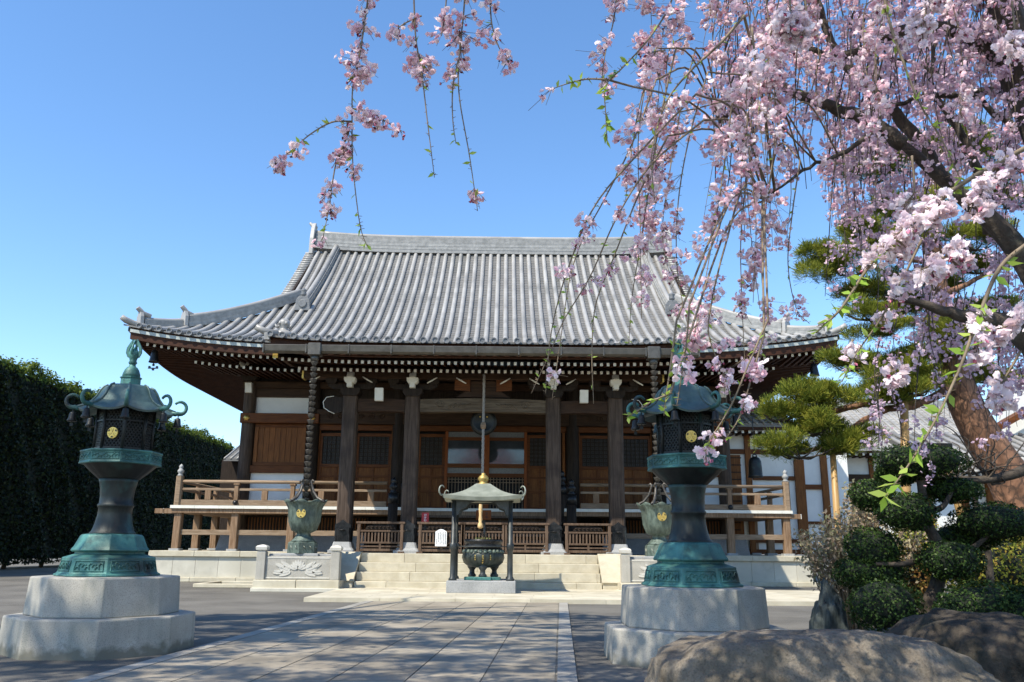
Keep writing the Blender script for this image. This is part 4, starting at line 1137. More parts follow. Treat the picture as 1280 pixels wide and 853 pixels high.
p0 = at(526.8, 654.5, 28.6); p1 = at(536.3, 641, 28.6)
b = MB(); b.box(p0.x, p1.x, 28.6, 28.63, p0.z, p1.z); part('board', b, 'red_sign', rs)
b = MB(); glyphs(b, (p0.x + p1.x) / 2, 28.6, p1.z - .04, .10, .085, 4, 3); part('writing', b, 'sign_white', rs)
b = MB(); b.box((p0.x + p1.x) / 2 - .02, (p0.x + p1.x) / 2 + .02, 28.635, 28.66, HP, p1.z); part('stake', b, 'black_metal', rs)
pq = thing('wooden_plaque', 'square brown wooden plaque hanging in front of the stair behind the canopy', 'plaque', tuple(at(604.5, 650, 29.6)))
p0 = at(595, 650, 29.6); p1 = at(614, 638, 29.6)
b = MB(); b.bbox(p0.x, p1.x, 29.6, 29.66, p0.z, p1.z, .01); part('board', b, 'wood_orange', pq)
b = MB(); glyphs(b, (p0.x + p1.x) / 2 + .1, 29.6, p1.z - .06, .10, .12, 2, 5); part('writing', b, 'ink', pq)
# --- gong and bell rope under the porch
gc = at(604.5, 528, 29.0)
gong = thing('gong', 'round dark bronze gong hanging behind the bell rope', 'gong', tuple(gc))
b = MB()
prof = [(.02, -.10), (.14, -.10), (.16, -.12), (.30, -.11), (.32, -.13), (.40, -.10), (.455, -.04), (.46, .06), (.40, .10), (.1, .12)]
b.lathe(prof, 32, (0, 0, 0)); b.v = [(gc.x + x, gc.y + z, gc.z + y) for x, y, z in b.v]; part('disc', b, 'bronze_dark', gong)
for s in (-1, 1):
    b = MB(); b.tube([(gc.x + s * .25, gc.y, gc.z + .36), (gc.x + s * .34, gc.y, gc.z + .50), (gc.x + s * .36, gc.y, gc.z + .62), (gc.x + s * .30, gc.y, gc.z + 1.2)], [.05, .045, .03, .015], 8); part('hanger', b, 'black_metal', gong)
    b = MB(); b.lathe([(.03, 0), (.025, .02), (.01, .03)], 8, (0, 0, 0)); b.v = [(gc.x + s * .12 + x, gc.y - .13 - z, gc.z + .17 + y) for x, y, z in b.v]; part('stud', b, 'gold', gong)
ry = 28.0
rope = thing('bell_rope', 'thick twisted grey bell rope with a golden tassel hanging in the porch', 'rope', tuple(at(602, 660, ry)))
z0, z1 = zat(628, ry), zat(468, ry); rx = at(604, 540, ry).x
b = MB()
for k in range(3):
    b.tube([(rx + .024 * math.cos(t * .62 + k * 2.094), ry + .024 * math.sin(t * .62 + k * 2.094), z0 + (z1 - z0) * t / 90) for t in range(91)], .026, 6)
part('cord', b, 'rope', rope)
zb_ = zat(532, ry); b = MB(); b.lathe([(.04, -.13), (.08, -.10), (.095, 0), (.08, .08), (.04, .12)], 16, (rx, ry, zb_)); part('bead', b, 'wood_pale', rope)
b = MB(); zt = zat(628, ry); zl = zat(661, ry)
b.lathe([(.04, zl), (.085, zl + .04), (.075, zl + .14), (.045, zl + .20), (.06, zl + .28), (.045, zl + .42), (.05, zl + .50), (.06, zl + .60), (.05, zt - .06), (.035, zt)], 12, (rx - .04, ry, 0), lobes=6, lamp=.12)
part('tassel', b, 'tassel', rope)

# --- incense canopy with its cauldron
BX, BY = -0.55, 24.3
pl = thing('stone_plinth', 'low grey granite plinth under the incense canopy', 'plinth', (BX, BY, .1))
b = MB(); b.bbox(BX - .93, BX + .93, BY - .93, BY + .93, .1, .415, .012); part('block', b, 'granite_dark', pl)
can = thing('incense_canopy', 'green bronze canopy on four posts over the incense cauldron', 'canopy', (BX, BY, .415))
pz = .415; CZ = 2.58
for sx in (-1, 1):
    for sy in (-1, 1):
        b = MB(); b.lathe([(.115, 0), (.11, .05), (.075, .09), (.072, .80), (.095, .82), (.10, .90), (.095, .98), (.066, 1.0), (.058, CZ - pz + .1)], 14, (BX + sx * .78, BY + sy * .62, pz)); part('post', b, 'bronze_post', can)
b = MB()
for sy in (-1, 1):
    yy = BY + sy * .62
    b.box(BX - .86, BX + .86, yy - .04, yy + .04, CZ - .06, CZ + .08)
    for sx in (-1, 1):
        b.prism([(BX + sx * .74, CZ - .06), (BX + sx * .74, CZ - .48), (BX + sx * .66, CZ - .40), (BX + sx * .60, CZ - .27), (BX + sx * .46, CZ - .22), (BX + sx * .36, CZ - .10), (BX + sx * .2, CZ - .06)], 'y', yy - .02, yy + .02)
for sx in (-1, 1): b.box(BX + sx * .80 - .04, BX + sx * .80 + .04, BY - .66, BY + .66, CZ - .055, CZ + .075)
part('bracket_frame', b, 'bronze_post', can)
rf = MB(); N = 10; v = []; prof = []
for i in range(N + 1):
    t = i / N
    r = 1.10 * (1 - t) + .20 * t; z = CZ - .0 + .42 * (t ** 1.6) + .05
    prof.append((r, z))
ring = [(-1, -1), (-.5, -1), (0, -1), (.5, -1), (1, -1), (1, -.5), (1, 0), (1, .5), (1, 1), (.5, 1), (0, 1), (-.5, 1), (-1, 1), (-1, .5), (-1, 0), (-1, -.5)]
for (r, z) in [(1.07, CZ - .05)] + prof:
    for a, c in ring:
        k = abs(a * c); up = .09 * k ** 2 * max(0, (r - .5) / .7)
        v.append((BX + a * r, BY + c * r * .92, z + up))
fs = []
for i in range(N + 1):
    for k in range(16): fs.append((i * 16 + k, i * 16 + (k + 1) % 16, (i + 1) * 16 + (k + 1) % 16, (i + 1) * 16 + k))
rf.add(v, fs, 0, False); rf.add(v[-16:], [tuple(range(16))]); rf.add([(p[0] * 1 if 0 else BX + (p[0] - BX) * .98, BY + (p[1] - BY) * .98, p[2] + .01) for p in v[:16]], [tuple(range(15, -1, -1))])
ro = part('roof', rf, 'bronze_canopy', can)
for sx in (-1, 1):
    for sy in (-1, 1):
        c = Vector((BX + sx * 1.09, BY + sy * 1.0, CZ + .12)); d = Vector((sx * .7, sy * .7, 0)); b = MB()
        pts = [c + d * (.10 * math.cos(a) + .02) + Vector((0, 0, .10 + .13 * math.sin(a))) for a in [-1.5 + .33 * k for k in range(13)]]
        b.tube(pts, [.026 - .001 * k for k in range(13)], 7); part('scroll_hook', b, 'bronze_canopy', ro)
b = MB(); b.lathe([(.2, 0), (.19, .03), (.12, .05), (.11, .09), (.15, .14), (.155, .19), (.11, .25), (.06, .28), (.07, .30), (.02, .34)], 18, (BX, BY, CZ + .45)); part('finial', b, 'gold_dull', can)
pot = thing('incense_cauldron', 'dark bronze incense cauldron with gold characters on three legs', 'incense burner', (BX + .03, BY, .415))
px0 = BX + .03
b = MB(); b.lathe([(.20, .33), (.42, .36), (.54, .46), (.59, .60), (.56, .74), (.47, .83), (.44, .86), (.50, .88)], 32, (px0, BY, pz), lobes=16, lamp=.012, cap=False)
b.lathe([(.20, .33), (.05, .32)], 32, (px0, BY, pz)); part('bowl', b, 'bronze_pot', pot)
b = MB(); b.lathe([(.45, .83), (.52, .87), (.535, .92), (.50, .97), (.53, 1.0), (.55, 1.06), (.53, 1.10), (.46, 1.09), (.44, .98), (.05, .97)], 32, (px0, BY, pz), cap=False); part('rim', b, 'black_metal', pot)
b = MB()
for k in range(26):
    a = 2 * math.pi * k / 26; b.lathe([(.05, -.035), (.06, 0), (.04, .05), (.01, .06)], 6, (px0 + .535 * math.cos(a), BY + .535 * math.sin(a), pz + .76))
part('relief_band', b, 'bronze_pale', pot)
for k in range(3):
    a = -math.pi / 2 + 2 * math.pi * k / 3 + (0.0); x = px0 + .36 * math.cos(a); y = BY + .36 * math.sin(a)
    b = MB(); b.lathe([(.10, .08), (.12, .12), (.075, .18), (.07, .26), (.13, .34), (.12, .42)], 12, (x, y, pz)); part('leg', b, 'bronze_post', pot)
for (xx, w_) in ((-.37, .14), (0, .24), (.36, .14)):
    b = MB(); b.bbox(px0 + xx - w_, px0 + xx + w_, BY - .56 + abs(xx) * .5, BY - .15, pz, pz + .09, .015); part('foot_plate', b, 'verdigris', pot)
b = MB()
for (q, n, ch, cw) in ((0, 4, .062, .05), (-.20, 3, .05, .04), (.20, 3, .05, .04)):
    t = MB(); glyphs(t, 0, 0, .18, cw, ch, n, int(q * 100) + 40)
    a0 = -math.pi / 2 + q / .58 * 1.05
    for (x, y, z) in t.v:
        zz2 = .50 + z; rr = .56 + .036 * (1 - ((zz2 - .6) / .14) ** 2) - y * 1.0 + (.004)
        a = a0 + x / .58; b.v.append((px0 + rr * math.cos(a), BY + rr * math.sin(a), pz + zz2))
    o = len(b.v) - len(t.v)
    for f in t.f: b.f.append(tuple(i + o for i in f)); b.m.append(0); b.s.append(False)
part('gold_characters', b, 'gold', pot)
b = MB(); b.tube([(px0 + .02, BY, pz + .95), (px0 + .02, BY, pz + 1.62)], .028, 8); part('incense_rod', b, 'chain_metal', pot)
for k in range(6):
    b = MB(); x = px0 - .2 + k * .075; b.lathe([(.03, 1.08), (.035, 1.12), (.015, 1.16)], 8, (x, BY - .2 + .04 * (k % 2), pz)); part('gold_knob', b, 'gold', pot)
b = MB(); b.tube([(BX - .78, BY - .62, pz + .9), (BX + .78, BY - .62, pz + .9)], .014, 6); part('cross_bar', b, 'bronze_post', can)

# --- crest: gold disc with three leaves turned to the middle
def crest(mb, R_, y, c=(0, 0)):
    mb.disc_y(c[0], y, c[1], R_, .025, 28, 0)
    mb.disc_y(c[0], y - .024, c[1], R_ * .9, .004, 28, 0)
    for k in range(3):
        a = math.pi / 2 + 2 * math.pi * (k + .5) / 3
        ca, sa = math.cos(a), math.sin(a)
        for (r0, hw, r1) in ((.58, .20, .90),):
            pts = [(r0, 0), (r0 + .16, hw), (r1, hw * .9), (r1 - .06, 0), (r1, -hw * .9), (r0 + .16, -hw)]
            mb.prism([(c[0] + R_ * (ca * p - sa * q), c[1] + R_ * (sa * p + ca * q)) for p, q in pts], 'y', y - .034, y - .026, 1)
        a2 = a + math.pi / 3
        for q in (-.25, .25):
            mb.prism([(c[0] + R_ * (math.cos(a2 + q) * p - math.sin(a2 + q) * w), c[1] + R_ * (math.sin(a2 + q) * p + math.cos(a2 + q) * w)) for p, w in ((.12, -.012), (.8, -.012), (.8, .012), (.12, .012))], 'y', y - .033, y - .027, 2)

# --- rain chains, bronze basins, stone stands
for sx, cx in ((-1, CHX[0]), (1, CHX[1])):
    X = XC + cx; nearer = 'nearer the hedge' if sx < 0 else 'behind a lantern'
    BYc = 25.78
    ztop = gz - .28; zb_ = zat(632, 25.74)
    ch = thing('rain_chain', 'long bronze cup rain chain hanging from the gutter, the one ' + nearer, 'rain chain', (X, 25.74, zb_), 'rain chains of the porch gutter')
    n = 24; st_ = (ztop - zb_) / n
    for k in range(n):
        z = zb_ + st_ * k; b = MB()
        b.lathe([(.045, .01), (.075, st_ * .35), (.115, st_ * .78), (.118, st_ * .83), (.10, st_ * .80), (.03, st_ * .3)], 12, (X, 25.74, z), cap=True)
        b.tube([(X, 25.74, z + st_ * .3), (X, 25.74, z + st_ * 1.05)], .022, 6)
        part('cup', b, 'chain_metal', ch)
    H0 = 1.08
    bs = thing('rain_basin', 'lotus shaped green bronze rain basin with gold crest, the one ' + nearer, 'basin', (X, BYc, H0), 'bronze rain basins')
    zr = zat(629, BYc); zq = zat(668, BYc)
    b = MB(); dz = zr - zq
    b.lathe([(.24, zq), (.36, zq + .06), (.46, zq + dz * .35), (.48, zq + dz * .6), (.50, zq + dz * .78), (.57, zq + dz * .93), (.63, zr), (.60, zr + .01), (.46, zq + dz * .75), (.40, zq + dz * .4), (.1, zq + dz * .25)], 48, (X, BYc, 0), lobes=8, lamp=.045, ph=math.pi / 8)
    for i in range(6 * 48, 8 * 48):                  # scalloped rim
        q = b.v[i]; a = math.atan2(q[1] - BYc, q[0] - X); b.v[i] = (q[0], q[1], q[2] + .045 * math.cos(8 * a))
    bowl = part('bowl', b, 'bronze_pale', bs)
    b = MB(); crest(b, .135, BYc - .475, (X + (.0 if sx < 0 else .02), zq + dz * .6)); part('crest', b, ['gold', 'black_metal', 'wood_orange'], bowl)
    b = MB(); b.lathe([(.46, H0), (.45, H0 + .30), (.40, H0 + .33)], 6, (X, BYc, 0), ph=math.pi / 6, smooth=False)
    b.lathe([(.38, H0 + .33), (.30, H0 + .40), (.22, H0 + .50), (.20, zq - .02), (.27, zq + .02)], 24, (X, BYc, 0), lobes=12, lamp=.02)
    for k in range(6):
        a = math.pi / 6 + math.pi / 3 * (k + .5)
        for q in (-.09, .09):
            ca, sa = math.cos(a), math.sin(a); cx_, cy_ = X + .402 * ca - q * sa, BYc + .402 * sa + q * ca
            b.tube([(cx_ - .05 * -sa * -1, cy_ - .05 * ca, H0 + .15), (cx_, cy_, H0 + .21), (cx_ + .05 * -sa, cy_ + .05 * ca, H0 + .12)], .014, 5, mi=1)
    part('foot', b, ['bronze_pale', 'bronze_canopy'], bs)
    zc = zat(604, BYc)
    for k in range(4):
        a = math.pi / 4 + k * math.pi / 2 + .35; ca, sa = math.cos(a), math.sin(a); b = MB()
        pp = [(.66, zr + .0), (.58, zr + .02), (.42, zr + .10), (.27, zr + .28), (.19, zr + .50), (.17, zc - .02), (.21, zc + .03), (.26, zc + .0), (.25, zc - .05)]
        b.tube([(X + r_ * ca, BYc + r_ * sa, z_) for r_, z_ in pp], [.045, .045, .04, .035, .034, .032, .03, .026, .02], 8); part('strut', b, 'chain_metal' if sx < 0 else 'chain_metal', bs)
        b = MB(); b.lathe([(.03, -.03), (.05, 0), (.03, .03)], 8, (X + .68 * ca, BYc + .68 * sa, zr - .02)); part('knob', b, 'black_metal', bs)
    sd = thing('basin_stand', 'granite stand with carved flower panel below a rain basin, the one ' + nearer, 'stone stand', (X, 25.3, 0), 'granite stands of the rain basins')
    x0, x1 = X - 1.22, X + 1.22
    if sx > 0: x0, x1 = X - 1.22, X + 1.22
    b = MB(); b.bbox(x0 - .02, X - .005, 25.2, 27.15, 0.0, .33, .015); b.bbox(X + .005, x1 + .02, 25.2, 27.15, 0, .33, .015); part('base_slab', b, 'stone_cream', sd)
    b = MB(); b.bbox(x0 - .05, x1 + .05, 25.12, 27.1, 0, .11, .012); part('plinth_course', b, 'stone_podium', sd)
    b = MB(); b.bbox(x0 + .26, x1 - .26, 25.36, 25.55, .332, 1.0, .015); pn = part('panel', b, 'granite', sd)
    b = MB(); b.bbox(x0 + .3, x1 - .3, 25.56, 26.7, .332, 1.06, .015); part('block', b, 'granite_dark', sd)
    b = MB(); b.bbox(X - .55, X + .55, 25.4, 26.3, 1.0, H0 - .002, .012); part('seat_slab', b, 'granite_dark', sd)
    b = MB()                                          # carved flower and leaves in low relief
    def petal(cx_, cz_, a, L_, w_, t):
        N = 10; pts = []
        for i in range(N): 
            q = 2 * math.pi * i / N; u = L_ * (.5 + .5 * math.cos(q)); v_ = w_ * math.sin(q) * (1 - .35 * math.cos(q))
            pts.append((cx_ + u * math.cos(a) - v_ * math.sin(a), cz_ + u * math.sin(a) + v_ * math.cos(a)))
        b.prism(pts, 'y', 25.36 - t, 25.365)
    zc_ = .66
    for k in range(9): petal(X, zc_ + .0, math.pi * (k / 8), .24, .05, .018 + .003 * (k % 2))
    for k in range(5): petal(X, zc_ + .0, math.pi * (.1 + .2 * k), .14, .045, .026 + .002 * (k % 2))
    for s2 in (-1, 1):
        for k, (dx, dz_, an, L_) in enumerate(((.22, -.05, .1, .34), (.20, .0, .55, .36), (.2, -.1, -.35, .36), (.40, .02, .35, .28), (.42, -.10, -.15, .30))):
            petal(X + s2 * dx, zc_ + dz_, an if s2 > 0 else math.pi - an, L_, .055, .012 + .003 * k); petal(X + s2 * (dx + .06), zc_ + dz_, an + .25 if s2 > 0 else math.pi - an - .25, L_ * .7, .03, .018 + .003 * k)
    b.bbox(X - .93, X + .93, 25.35, 25.37, .37, .40, .004); b.bbox(X - .93, X + .93, 25.35, 25.37, .93, .96, .004)
    part('flower_relief', b, 'granite_pale', pn)
    for s2 in (-1, 1):
        for yy in (25.42,):
            xx = X + s2 * 1.08; b = MB(); b.bbox(xx - .13, xx + .13, yy - .13, yy + .13, .332, 1.12, .012); po = part('corner_post', b, 'granite', sd)
            b = MB(); v = []
            for (r_, z_) in ((.10, 1.12), (.10, 1.15), (.155, 1.17), (.165, 1.25), (.13, 1.29), (.02, 1.32)):
                v += [(xx + a * r_, yy + c * r_, z_) for a, c in ((-1, -1), (1, -1), (1, 1), (-1, 1))]
            b.add(v, [(3, 2, 1, 0), (20, 21, 22, 23)] + [(i * 4 + k, i * 4 + (k + 1) % 4, i * 4 + 4 + (k + 1) % 4, i * 4 + 4 + k) for i in range(5) for k in range(4)])
            part('cap', b, 'granite_pale', po)

# --- wind bells below the roof corners
for sx in (-1, 1):
    X = XC + sx * 12.35; Y = 30.75; Z = zat(448, Y) if sx < 0 else zat(456, Y)
    wb = thing('wind_bell', 'small black wind bell under the temple eave corner above the %s' % ('hedge lantern' if sx < 0 else 'pine'), 'bell', (X, Y, Z - .3), 'wind bells under the eave corners')
    b = MB(); b.lathe([(.19, -.30), (.17, -.24), (.13, 0), (.11, .14), (.04, .18)], 12, (X, Y, Z)); b.tube([(X, Y, Z + .16), (X, Y, Z + .5)], .02, 6); part('bell_body', b, 'black_metal', wb)
    b = MB(); b.box(X - .015, X + .015, Y - .015, Y + .015, Z - .42, Z - .28)
    for k in range(4):
        a = k * math.pi / 2; b.prism([(X + .14 * math.cos(a) + .05 * math.cos(q), Z - .48 + .14 * math.sin(a) * .6 + .05 * math.sin(q)) for q in [j * math.pi / 4 for j in range(8)]], 'y', Y - .015, Y + .015)
    b.prism([(X - .2, Z - .54), (X + .2, Z - .54), (X + .16, Z - .5), (X - .16, Z - .5)], 'y', Y - .012, Y + .012)
    part('clapper', b, 'black_metal', wb)
bp = at(944, 584, 32.4)
hb = thing('temple_bell', 'dark bronze bell hanging from a thin rod before the white annex wall', 'bell', tuple(bp))
b = MB(); b.lathe([(.27, -.40), (.285, -.36), (.26, -.32), (.25, 0), (.235, .22), (.17, .34), (.05, .40)], 20, tuple(bp)); b.tube([bp + Vector((-.07, 0, .38)), bp + Vector((-.06, 0, .48)), bp + Vector((.06, 0, .48)), bp + Vector((.07, 0, .38))], .03, 7); part('bell_body', b, 'bronze_dark', hb)
b = MB(); b.tube([bp + Vector((0, 0, .46)), bp + Vector((0, 0, 2.6))], .018, 6); part('rod', b, 'black_metal', hb)

# ================================================================== BRONZE LANTERNS ON GRANITE PEDESTALS
PH8 = math.pi / 8
def lantern(loc, label):
    t = thing('bronze_lantern', label, 'lantern', loc, 'bronze lanterns beside the path', world=False)
    m = MB(); m.lathe([(.68, 0), (.68, .022), (.645, .035), (.635, .055), (.60, .20), (.60, .225), (.565, .235), (.45, .268), (.45, .30)], 8, ph=PH8, smooth=False)
    base = part('base_tier', m, 'verdigris', t, bevel=.008)
    rl = MB()                                       # relief panels on the eight sides
    r_ = random.Random(4)
    for k in range(8):
        a = PH8 + math.pi / 4 * k + math.pi / 8; ca, sa = math.cos(a), math.sin(a); ap = math.cos(math.pi / 8)
        def P(u, z, e=0.0):
            rr = (.637 - (z - .05) / .15 * .035) * ap + e; return (rr * ca - u * sa, rr * sa + u * ca, z)
        w = .195
        fr_ = [P(-w, .065, .004), P(w, .065, .004), P(w * .95, .185, .004), P(-w * .95, .185, .004), P(-w, .065, .004)]
        rl.tube(fr_, .008, 4, smooth=False)
        for j in range(8):
            u = -w * .8 + w * 1.6 * j / 7; z = .125 + .025 * math.sin(j * 2.1 + k)
            rl.tube([P(u - .03, z - .02, .004), P(u - .01, z + .02, .007), P(u + .02, z + .015, .007), P(u + .03, z - .022, .004)], [.006, .010, .009, .005], 5)
    part('relief_panels', rl, 'verdigris', base)
    m = MB(); m.lathe([(.48, .295), (.505, .305), (.505, .32), (.475, .36), (.44, .43), (.415, .485), (.39, .512), (.30, .522)], 8, ph=PH8, smooth=False); mt = part('middle_tier', m, 'verdigris', t, bevel=.012)
    rl = MB()
    for k in range(8):
        a = PH8 + math.pi / 4 * (k + .5); ca, sa = math.cos(a), math.sin(a)
        for u0 in (-.10, .06):
            pts = []
            for j in range(9):
                q = j / 8; u = u0 + .055 * math.cos(q * 4.4) + .02; z = .405 + .045 * math.sin(q * 4.4); rr = (.452 - (z - .36) * .42) * .924 + .006; pts.append((rr * ca - u * sa, rr * sa + u * ca, z))
            rl.tube(pts, .009, 5)
    part('cloud_relief', rl, 'verdigris', mt)
    m = MB(); m.lathe([(.30, .515), (.305, .53), (.29, .545), (.275, .56), (.245, .66), (.226, .76), (.222, .85), (.238, .865), (.242, .88), (.238, .895), (.222, .91), (.222, 1.0), (.232, 1.1), (.25, 1.18), (.265, 1.225)], 32); part('neck', m, 'bronze_neck', t)
    m = MB(); m.lathe([(.265, 1.222), (.30, 1.25), (.36, 1.30), (.42, 1.35), (.47, 1.40), (.48, 1.415)], 48, lobes=16, lamp=.018); bw = part('lotus_bowl', m, 'bronze_dark', t)
    m = MB(); m.lathe([(.44, 1.405), (.545, 1.408), (.55, 1.42), (.54, 1.44), (.535, 1.55), (.55, 1.565), (.548, 1.585), (.42, 1.592)], 8, ph=PH8, smooth=False); pf = part('platform_band', m, 'verdigris', t, bevel=.006)
    rl = MB()
    for k in range(8):
        a = PH8 + math.pi / 4 * (k + .5); ca, sa = math.cos(a), math.sin(a); rr = .536 * .9239 + .003
        def Q(u, z): return (rr * ca - u * sa, rr * sa + u * ca, z)
        w = .185; rl.tube([Q(-w, 1.455), Q(w, 1.455), Q(w, 1.54), Q(-w, 1.54), Q(-w, 1.455)], .007, 4, smooth=False)
        for j in range(9):
            u = -w * .85 + w * 1.7 * j / 8; z = 1.497 + .018 * math.sin(j * 1.9 + k * 1.3)
            rl.tube([Q(u - .028, z - .02), Q(u, z + .018), Q(u + .026, z - .012)], [.005, .010, .005], 5)
    part('relief_panels', rl, 'verdigris', pf)
    # fire box: posts, lattice, dark inside
    m = MB(); m.lathe([(.30, 1.59), (.30, 2.15)], 8, ph=PH8, smooth=False); fbx = part('fire_box', m, 'black_void', t)
    RB_ = .375
    fm = MB()
    for k in range(8):
        a = PH8 + math.pi / 4 * k; fm.tube([(RB_ * math.cos(a), RB_ * math.sin(a), 1.585), (RB_ * math.cos(a), RB_ * math.sin(a), 2.16)], .024, 6)
    for (z0, z1) in ((1.588, 1.63), (1.965, 1.985), (2.12, 2.16)):
        fm.lathe([(RB_ + .01, z0), (RB_ + .01, z1)], 8, ph=PH8, smooth=False, cap=False); fm.lathe([(RB_ - .03, z1), (RB_ - .03, z0)], 8, ph=PH8, smooth=False, cap=False)
    part('frame', fm, 'bronze_dark', fbx)
    lt = MB()
    for k in range(8):
        a = PH8 + math.pi / 4 * (k + .5); ca, sa = math.cos(a), math.sin(a); rr = RB_ * .9239 - .008; w = RB_ * math.sin(math.pi / 8) - .02
        def S(u, z): return (rr * ca - u * sa, rr * sa + u * ca, z)
        st_ = .062
        for sgn in (-1, 1):
            c = -1.0
            while c < 1.0:
                seg = []                             # line z = z0 + sgn*u*1.2 + c clipped to the panel
                for i in range(-12, 13):
                    u = w * i / 12; z = 1.80 + sgn * u * 1.25 + c
                    if 1.63 < z < 1.965 or 1.985 < z < 2.12: seg.append((u, z))
                    else:
                        if len(seg) > 1: lt.beam(S(*seg[0]), S(*seg[-1]), .012, .012, up=(ca, sa, 0))
                        seg = []
                if len(seg) > 1: lt.beam(S(*seg[0]), S(*seg[-1]), .012, .012, up=(ca, sa, 0))
                c += st_
    part('lattice', lt, 'bronze_dark', fbx)
    m = MB(); crest(m, .073, -.352, (0, 1.80)); part('crest', m, ['gold', 'black_metal', 'wood_orange'], fbx)
    # roof with eight sides, upturned eaves and curled hooks
    prof = [(.645, 2.075), (.655, 2.10), (.56, 2.155), (.475, 2.225), (.415, 2.31), (.375, 2.39), (.335, 2.445), (.28, 2.472), (.14, 2.48)]
    m = MB(); v = []; NS = 6; n = 8 * NS
    for i, (r, z) in enumerate([(.36, 2.15), (.60, 2.09)] + prof):
        for k in range(n):
            a = PH8 + 2 * math.pi * k / n; q = (k % NS) / NS; loc_a = (q - .5) * math.pi / 4
            R8 = math.cos(math.pi / 8) / math.cos(loc_a)
            up = .05 * max(0, (r - .42) / .23) * (2 * abs(q - .5)) ** 2.5 * (1 if r > .42 else 0)
            sag = 1 - .03 * (1 - (2 * abs(q - .5)) ** 2) * max(0, (r - .4) / .25)
            v.append((r * R8 * sag * math.cos(a), r * R8 * sag * math.sin(a), z + up))
    fs = []
    for i in range(len(prof) + 1):
        for k in range(n): fs.append((i * n + k, i * n + (k + 1) % n, (i + 1) * n + (k + 1) % n, (i + 1) * n + k))
    m.add(v, fs, 0, False)
    for k in range(8):
        a = PH8 + math.pi / 4 * k; ca, sa = math.cos(a), math.sin(a)
        m.tube([((r + .006) * ca, (r + .006) * sa, z + .05 * max(0, (r - .42) / .23) + .004) for r, z in prof[1:8]], [.020, .019, .018, .017, .016, .015, .014], 6)
    rf = part('roof', m, 'bronze_roof', t)
    hook0 = None
    for k in range(8):
        a = PH8 + math.pi / 4 * k; ca, sa = math.cos(a), math.sin(a)
        h = MB(); pts = []; rad = []
        for j in range(13):
            q = -math.pi * .62 + j / 12 * math.pi * 1.42; rr = .715 + .088 * math.cos(q); zz_ = 2.225 + .085 * math.sin(q)
            if j == 0: pts += [(.60 * ca, .60 * sa, 2.145), (.66 * ca, .66 * sa, 2.135)]; rad += [.03, .032]
            pts.append((rr * ca, rr * sa, zz_)); rad.append(.032 - .0012 * j)
        h.tube(pts, rad, 7); part('eave_hook', h, 'verdigris', rf)
        h = MB(); bx, by = .70 * ca, .70 * sa
        h.lathe([(.062, 1.955), (.066, 1.97), (.05, 1.995), (.043, 2.05), (.036, 2.075), (.012, 2.085)], 10, (bx, by, 0)); h.tube([(bx, by, 2.08), (bx, by, 2.14)], .008, 5); h.tube([(bx, by, 1.93), (bx, by, 1.97)], .008, 5); h.box(bx - .022, bx + .022, by - .003, by + .003, 1.895, 1.935)
        part('eave_bell', h, 'bronze_dark', rf)
    m = MB(); m.lathe([(.155, 2.47), (.155, 2.485), (.138, 2.49), (.135, 2.575), (.15, 2.585), (.15, 2.60), (.12, 2.605)], 8, ph=PH8, smooth=False); m.lathe([(.125, 2.60), (.122, 2.64), (.10, 2.70), (.075, 2.735), (.05, 2.75), (.042, 2.78), (.06, 2.80)], 20); part('finial_base', m, 'verdigris', t)
    m = MB(); m.lathe([(.045, 2.78), (.062, 2.80), (.048, 2.83), (.055, 2.86), (.075, 2.90), (.07, 2.95), (.045, 2.99), (.01, 3.02)], 16)
    for s in (-1, 1):
        pl_ = [(.02, 2.86), (.085, 2.88), (.115, 2.94), (.11, 3.01), (.07, 3.08), (.03, 3.14), (.035, 3.07), (.06, 3.02), (.075, 2.97), (.06, 2.92)]
        m.prism([(s * x, z) for x, z in pl_], 'y', -.014, .014)
        m.tube([(s * .02, -.0, 3.0), (s * .03, 0, 3.05), (s * .0, 0, 3.10), (s * .012, 0, 3.13)], [.02, .018, .014, .006], 6)
        m.tube([(0, s * .03, 2.88), (0, s * .09, 2.95), (0, s * .06, 3.04), (0, s * .01, 3.12)], [.015, .02, .015, .006], 6)
    part('flame_jewel', m, 'verdigris', t)
    return t
def pedestal(loc, label):
    t = thing('granite_pedestal', label, 'pedestal', loc, 'octagonal granite pedestals', world=False)
    m = MB(); m.lathe([(1.13, -.1), (1.13, 0), (1.115, .425), (1.10, .44), (.8, .441)], 8, ph=PH8, smooth=False); part('lower_tier', m, 'granite', t, bevel=.012)
    m = MB(); m.lathe([(.905, .442), (.905, .46), (.88, .885), (.865, .90), (.5, .905)], 8, ph=PH8, smooth=False); part('upper_tier', m, 'granite', t, bevel=.012)
    return t
LP = ((-5.08, 11.3, 0.0), (2.34, 10.75, -0.045))
pedestal(LP[0], 'two tier octagonal granite pedestal beside the path, all its sides clear')
lt0 = lantern((LP[0][0], LP[0][1], LP[0][2] + .905), 'tall green bronze lantern standing in front of the dark hedge')
p2 = copy_tree([o for o in bpy.data.objects if o.name == 'granite_pedestal'][0]); p2.location = LP[1]; p2['label'] = 'two tier octagonal granite pedestal partly hidden by the big boulder'
lt0.scale = (.925, .925, 1.0)
l2 = copy_tree(lt0); l2.location = (LP[1][0], LP[1][1], LP[1][2] + .905); l2['label'] = 'tall green bronze lantern behind the boulder, brushed by blossom twigs'
